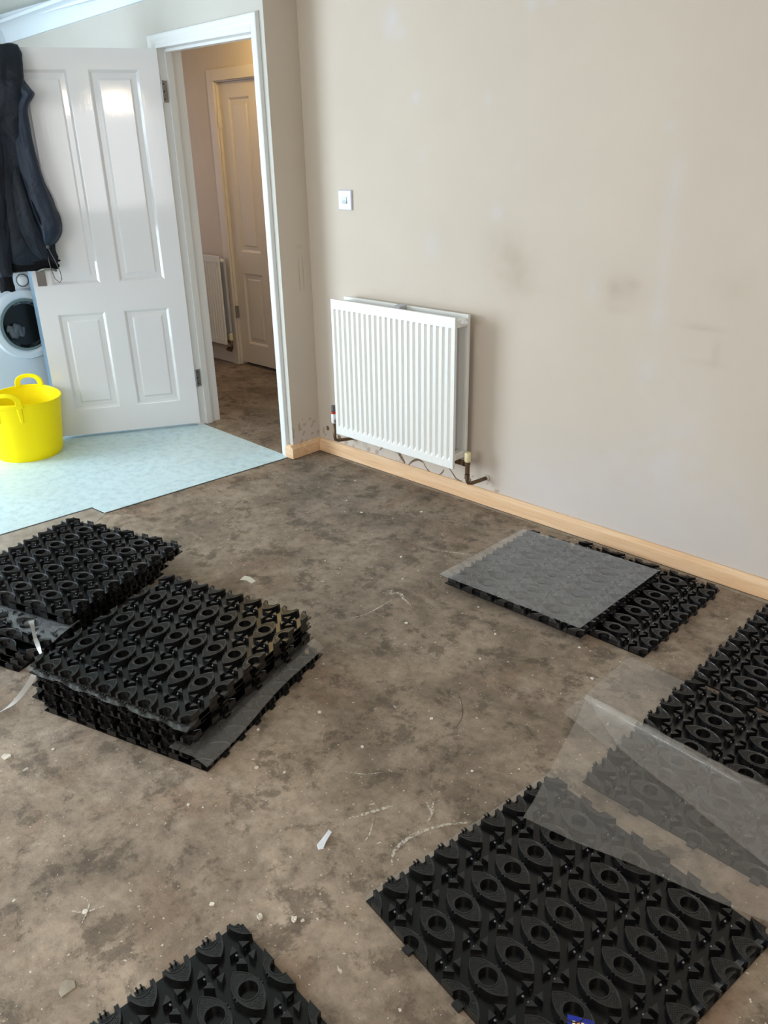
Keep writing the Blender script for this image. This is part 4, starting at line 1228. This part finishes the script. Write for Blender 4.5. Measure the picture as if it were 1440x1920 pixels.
ax2 = Vector((math.cos(LA), math.sin(LA))); out2 = Vector((-ax2.y, ax2.x))
p0 = Vector((-2.295, 0.870)); pin, pout = [], []
for i in range(N_):
    f = i / (N_ - 1)
    b_ = p0 + ax2 * (0.58 * f)
    pin.append(b_ - out2 * .05); pout.append(b_ + out2 * (0.058 + 0.015 * math.sin(f * 7 + 1)))
tf = film_edge('plastic_film', pin, pout, 10, lambda s, f, x, y: 0.1052 - 0.010 * f * f + 0.004 * f * math.sin(s * 14) + .003 * cr(x, y, 25, 2) * f, film_mat('crinkled_film', 0.13, (0.8, 0.85, 0.9, 1), 0.08))
tag(tf, 'crinkled clear film hanging out halfway up the far stack', 'film')

# packaging ribbon: two visible lengths of clear strip
def ribbon3(name, path, w, twist, label):
    P = [Vector(p) for p in path]; D = []
    for i in range(len(P) - 1):
        q0, q1, q2, q3 = P[max(i - 1, 0)], P[i], P[i + 1], P[min(i + 2, len(P) - 1)]
        for k in range(8):
            s = k / 8; D.append(0.5 * (2 * q1 + (q2 - q0) * s + (2 * q0 - 5 * q1 + 4 * q2 - q3) * s * s + (3 * q1 - q0 - 3 * q2 + q3) * s ** 3))
    D.append(P[-1]); N = len(D); mb = MB(); A, B = [], []
    for i, p in enumerate(D):
        tg = (D[min(i + 1, N - 1)] - D[max(i - 1, 0)]).normalized()
        sd = tg.cross(Vector((0, 0, 1))); sd = sd.normalized() if sd.length > .05 else Vector((1, 0, 0)); up_ = sd.cross(tg)
        a = twist * math.sin(i / (N - 1) * math.pi * 1.5)
        v = sd * math.cos(a) + up_ * math.sin(a); ww = w * (1 - 0.45 * (i / (N - 1)) ** 2)
        A.append(p + v * ww); B.append(p - v * ww)
    a = mb.verts(A); b = mb.verts(B)
    for i in range(N - 1): mb.face((a[i], a[i + 1], b[i + 1], b[i]))
    o = mb.build(name, M_ribbon, None, smooth=True); tag(o, label, 'strap'); return o


ribbon3('packing_strap', [(-2.222, 0.732, 0.07), (-2.249, 0.723, 0.03), (-2.226, 0.686, 0.015), (-2.183, 0.627, 0.01), (-2.172, 0.585, 0.007), (-2.17, 0.537, 0.005)], 0.0085, 0.7, 'clear plastic strap curling down onto the concrete beside the near stack')
ribbon3('packing_strap', [(-2.409, 0.799, 0.118), (-2.304, 0.765, 0.115), (-2.211, 0.74, 0.11)], 0.0085, 0.9, 'short clear plastic strap lying between the far and the near stacks')
# shiny film under the top panel of the near stack, its edge showing along the front
pin, pout = [], []
for i in range(60):
    f = i / 59
    b_ = Vector((-1.572, 0.844)) + Vector((math.cos(TA + math.pi / 2), math.sin(TA + math.pi / 2))) * (-0.012 + 0.62 * f)
    dn = Vector((-math.cos(TA), -math.sin(TA)))
    pin.append(b_ - dn * 0.03); pout.append(b_ + dn * (0.016 + 0.004 * math.sin(f * 31)))
tf2 = film_edge('plastic_film', pin, pout, 8, lambda s, f, x, y: 0.1242 + (0 if f < .66 else -(f - .66) * 0.012 + 0.0025 * math.sin(s * 75) * (f - .5)), film_mat('edge_film', 0.04, (0.8, 0.82, 0.84, 1), 0.12))
tag(tf2, 'narrow shiny film edge under the topmost panel of the near stack', 'film')


# ------------------------------------------------------------------ small litter on the floor
def chip(label, pts, h, material, name='plaster_chip', cat='debris', group=None):
    cx = sum(p[0] for p in pts) / len(pts); cy = sum(p[1] for p in pts) / len(pts)
    mb = MB(); n = len(pts)
    a = mb.verts([(x - cx, y - cy, 0.0) for x, y in pts])
    b = mb.verts([((x - cx) * .93, (y - cy) * .93, h * (0.6 + 0.8 * random.random())) for x, y in pts])
    c0 = mb.verts([(0, 0, h)])[0]
    mb.face(a[::-1])
    for i in range(n):
        j = (i + 1) % n
        mb.face((a[i], a[j], b[j], b[i])); mb.face((b[i], b[j], c0))
    o = mb.build(name, material, None, loc=(cx, cy, 0.0008)); tag(o, label, cat, group); return o


def blob(x, y, r, n=8):
    return [(x + r * math.cos(2 * math.pi * i / n) * (0.6 + .5 * random.random()), y + r * math.sin(2 * math.pi * i / n) * (0.6 + .5 * random.random())) for i in range(n)]


chip('torn white paper scrap on the concrete beyond the far stack of panels', [(-2.302, 1.545), (-2.278, 1.56), (-2.243, 1.558), (-2.247, 1.582), (-2.29, 1.589), (-2.315, 1.578)], 0.0015, M_plaster, 'paper_scrap', 'scrap')
chip('narrow white plastic strip lying on the concrete left of the foreground panel', [(-1.129, .938), (-1.12, .903), (-1.115, .886), (-1.102, .879), (-1.095, .889), (-1.105, .906), (-1.118, .938)], 0.002, M_scrap, 'plastic_strip', 'scrap')
chip('white plaster crumb, left one of two above the bottom panel', blob(-1.058, .671, .009), 0.006, M_plaster)
chip('white plaster crumb, right one of two above the bottom panel', blob(-.999, .718, .008), 0.005, M_plaster)
chip('pale tan plaster flake on concrete left of the bottom panel', blob(-1.211, .308, .020), 0.002, M_dust)
chip('pale plaster flake at the left edge of the concrete, below the near stack', blob(-1.969, .509, .014), 0.003, M_plaster)
chip('pale flake lying on concrete between the skirting and the panel by the wall', blob(-1.02, 2.62, .022), 0.003, M_plaster)
k = 0
for (x, y) in [(-1.841, 1.971), (-2.202, 2.485), (-1.117, 2.441), (-1.347, .419), (-1.904, .612), (-1.55, 1.05), (-1.43, .95), (-1.36, .99), (-1.22, 1.42), (-1.0, 1.33), (-1.35, 1.9), (-1.62, 1.75), (-2.4, 2.3), (-1.48, 1.22), (-1.16, .62), (-1.45, .75), (-2.7, 2.55), (-2.55, 2.35), (-1.1, 2.02), (-1.3, 1.75), (-1.28, 1.2), (-1.5, 2.0), (-1.97, 2.1), (-1.05, 2.25), (-.98, 1.9)]:
    chip('tiny pale plaster fleck scattered on the bare concrete floor', blob(x, y, .004 + .004 * random.random(), 6), 0.002, M_plaster, 'plaster_fleck', 'debris', 'plaster flecks scattered over the concrete'); k += 1
# small blue wrapper in a stud hole
bw = empty('wrapper', (-0.438, 0.930, 0.006), rad_(28)); tag(bw, 'small blue foil wrapper with orange print sitting in a stud hole of foreground panel', 'wrapper')
mb = MB(); mb.box(-.018, .030, -.060, .006, 0.012, 0.0145); w_ = mb.build('foil', M_blue, bw, bevel=0.0006)
mb = MB()
for i in range(4): mb.box(-.008 + .008 * i, -.003 + .008 * i, -.055, -.004, 0.0145, 0.0149, 0 if i % 2 else 1)
mb.build('print', [M_orange, M_cream], w_)
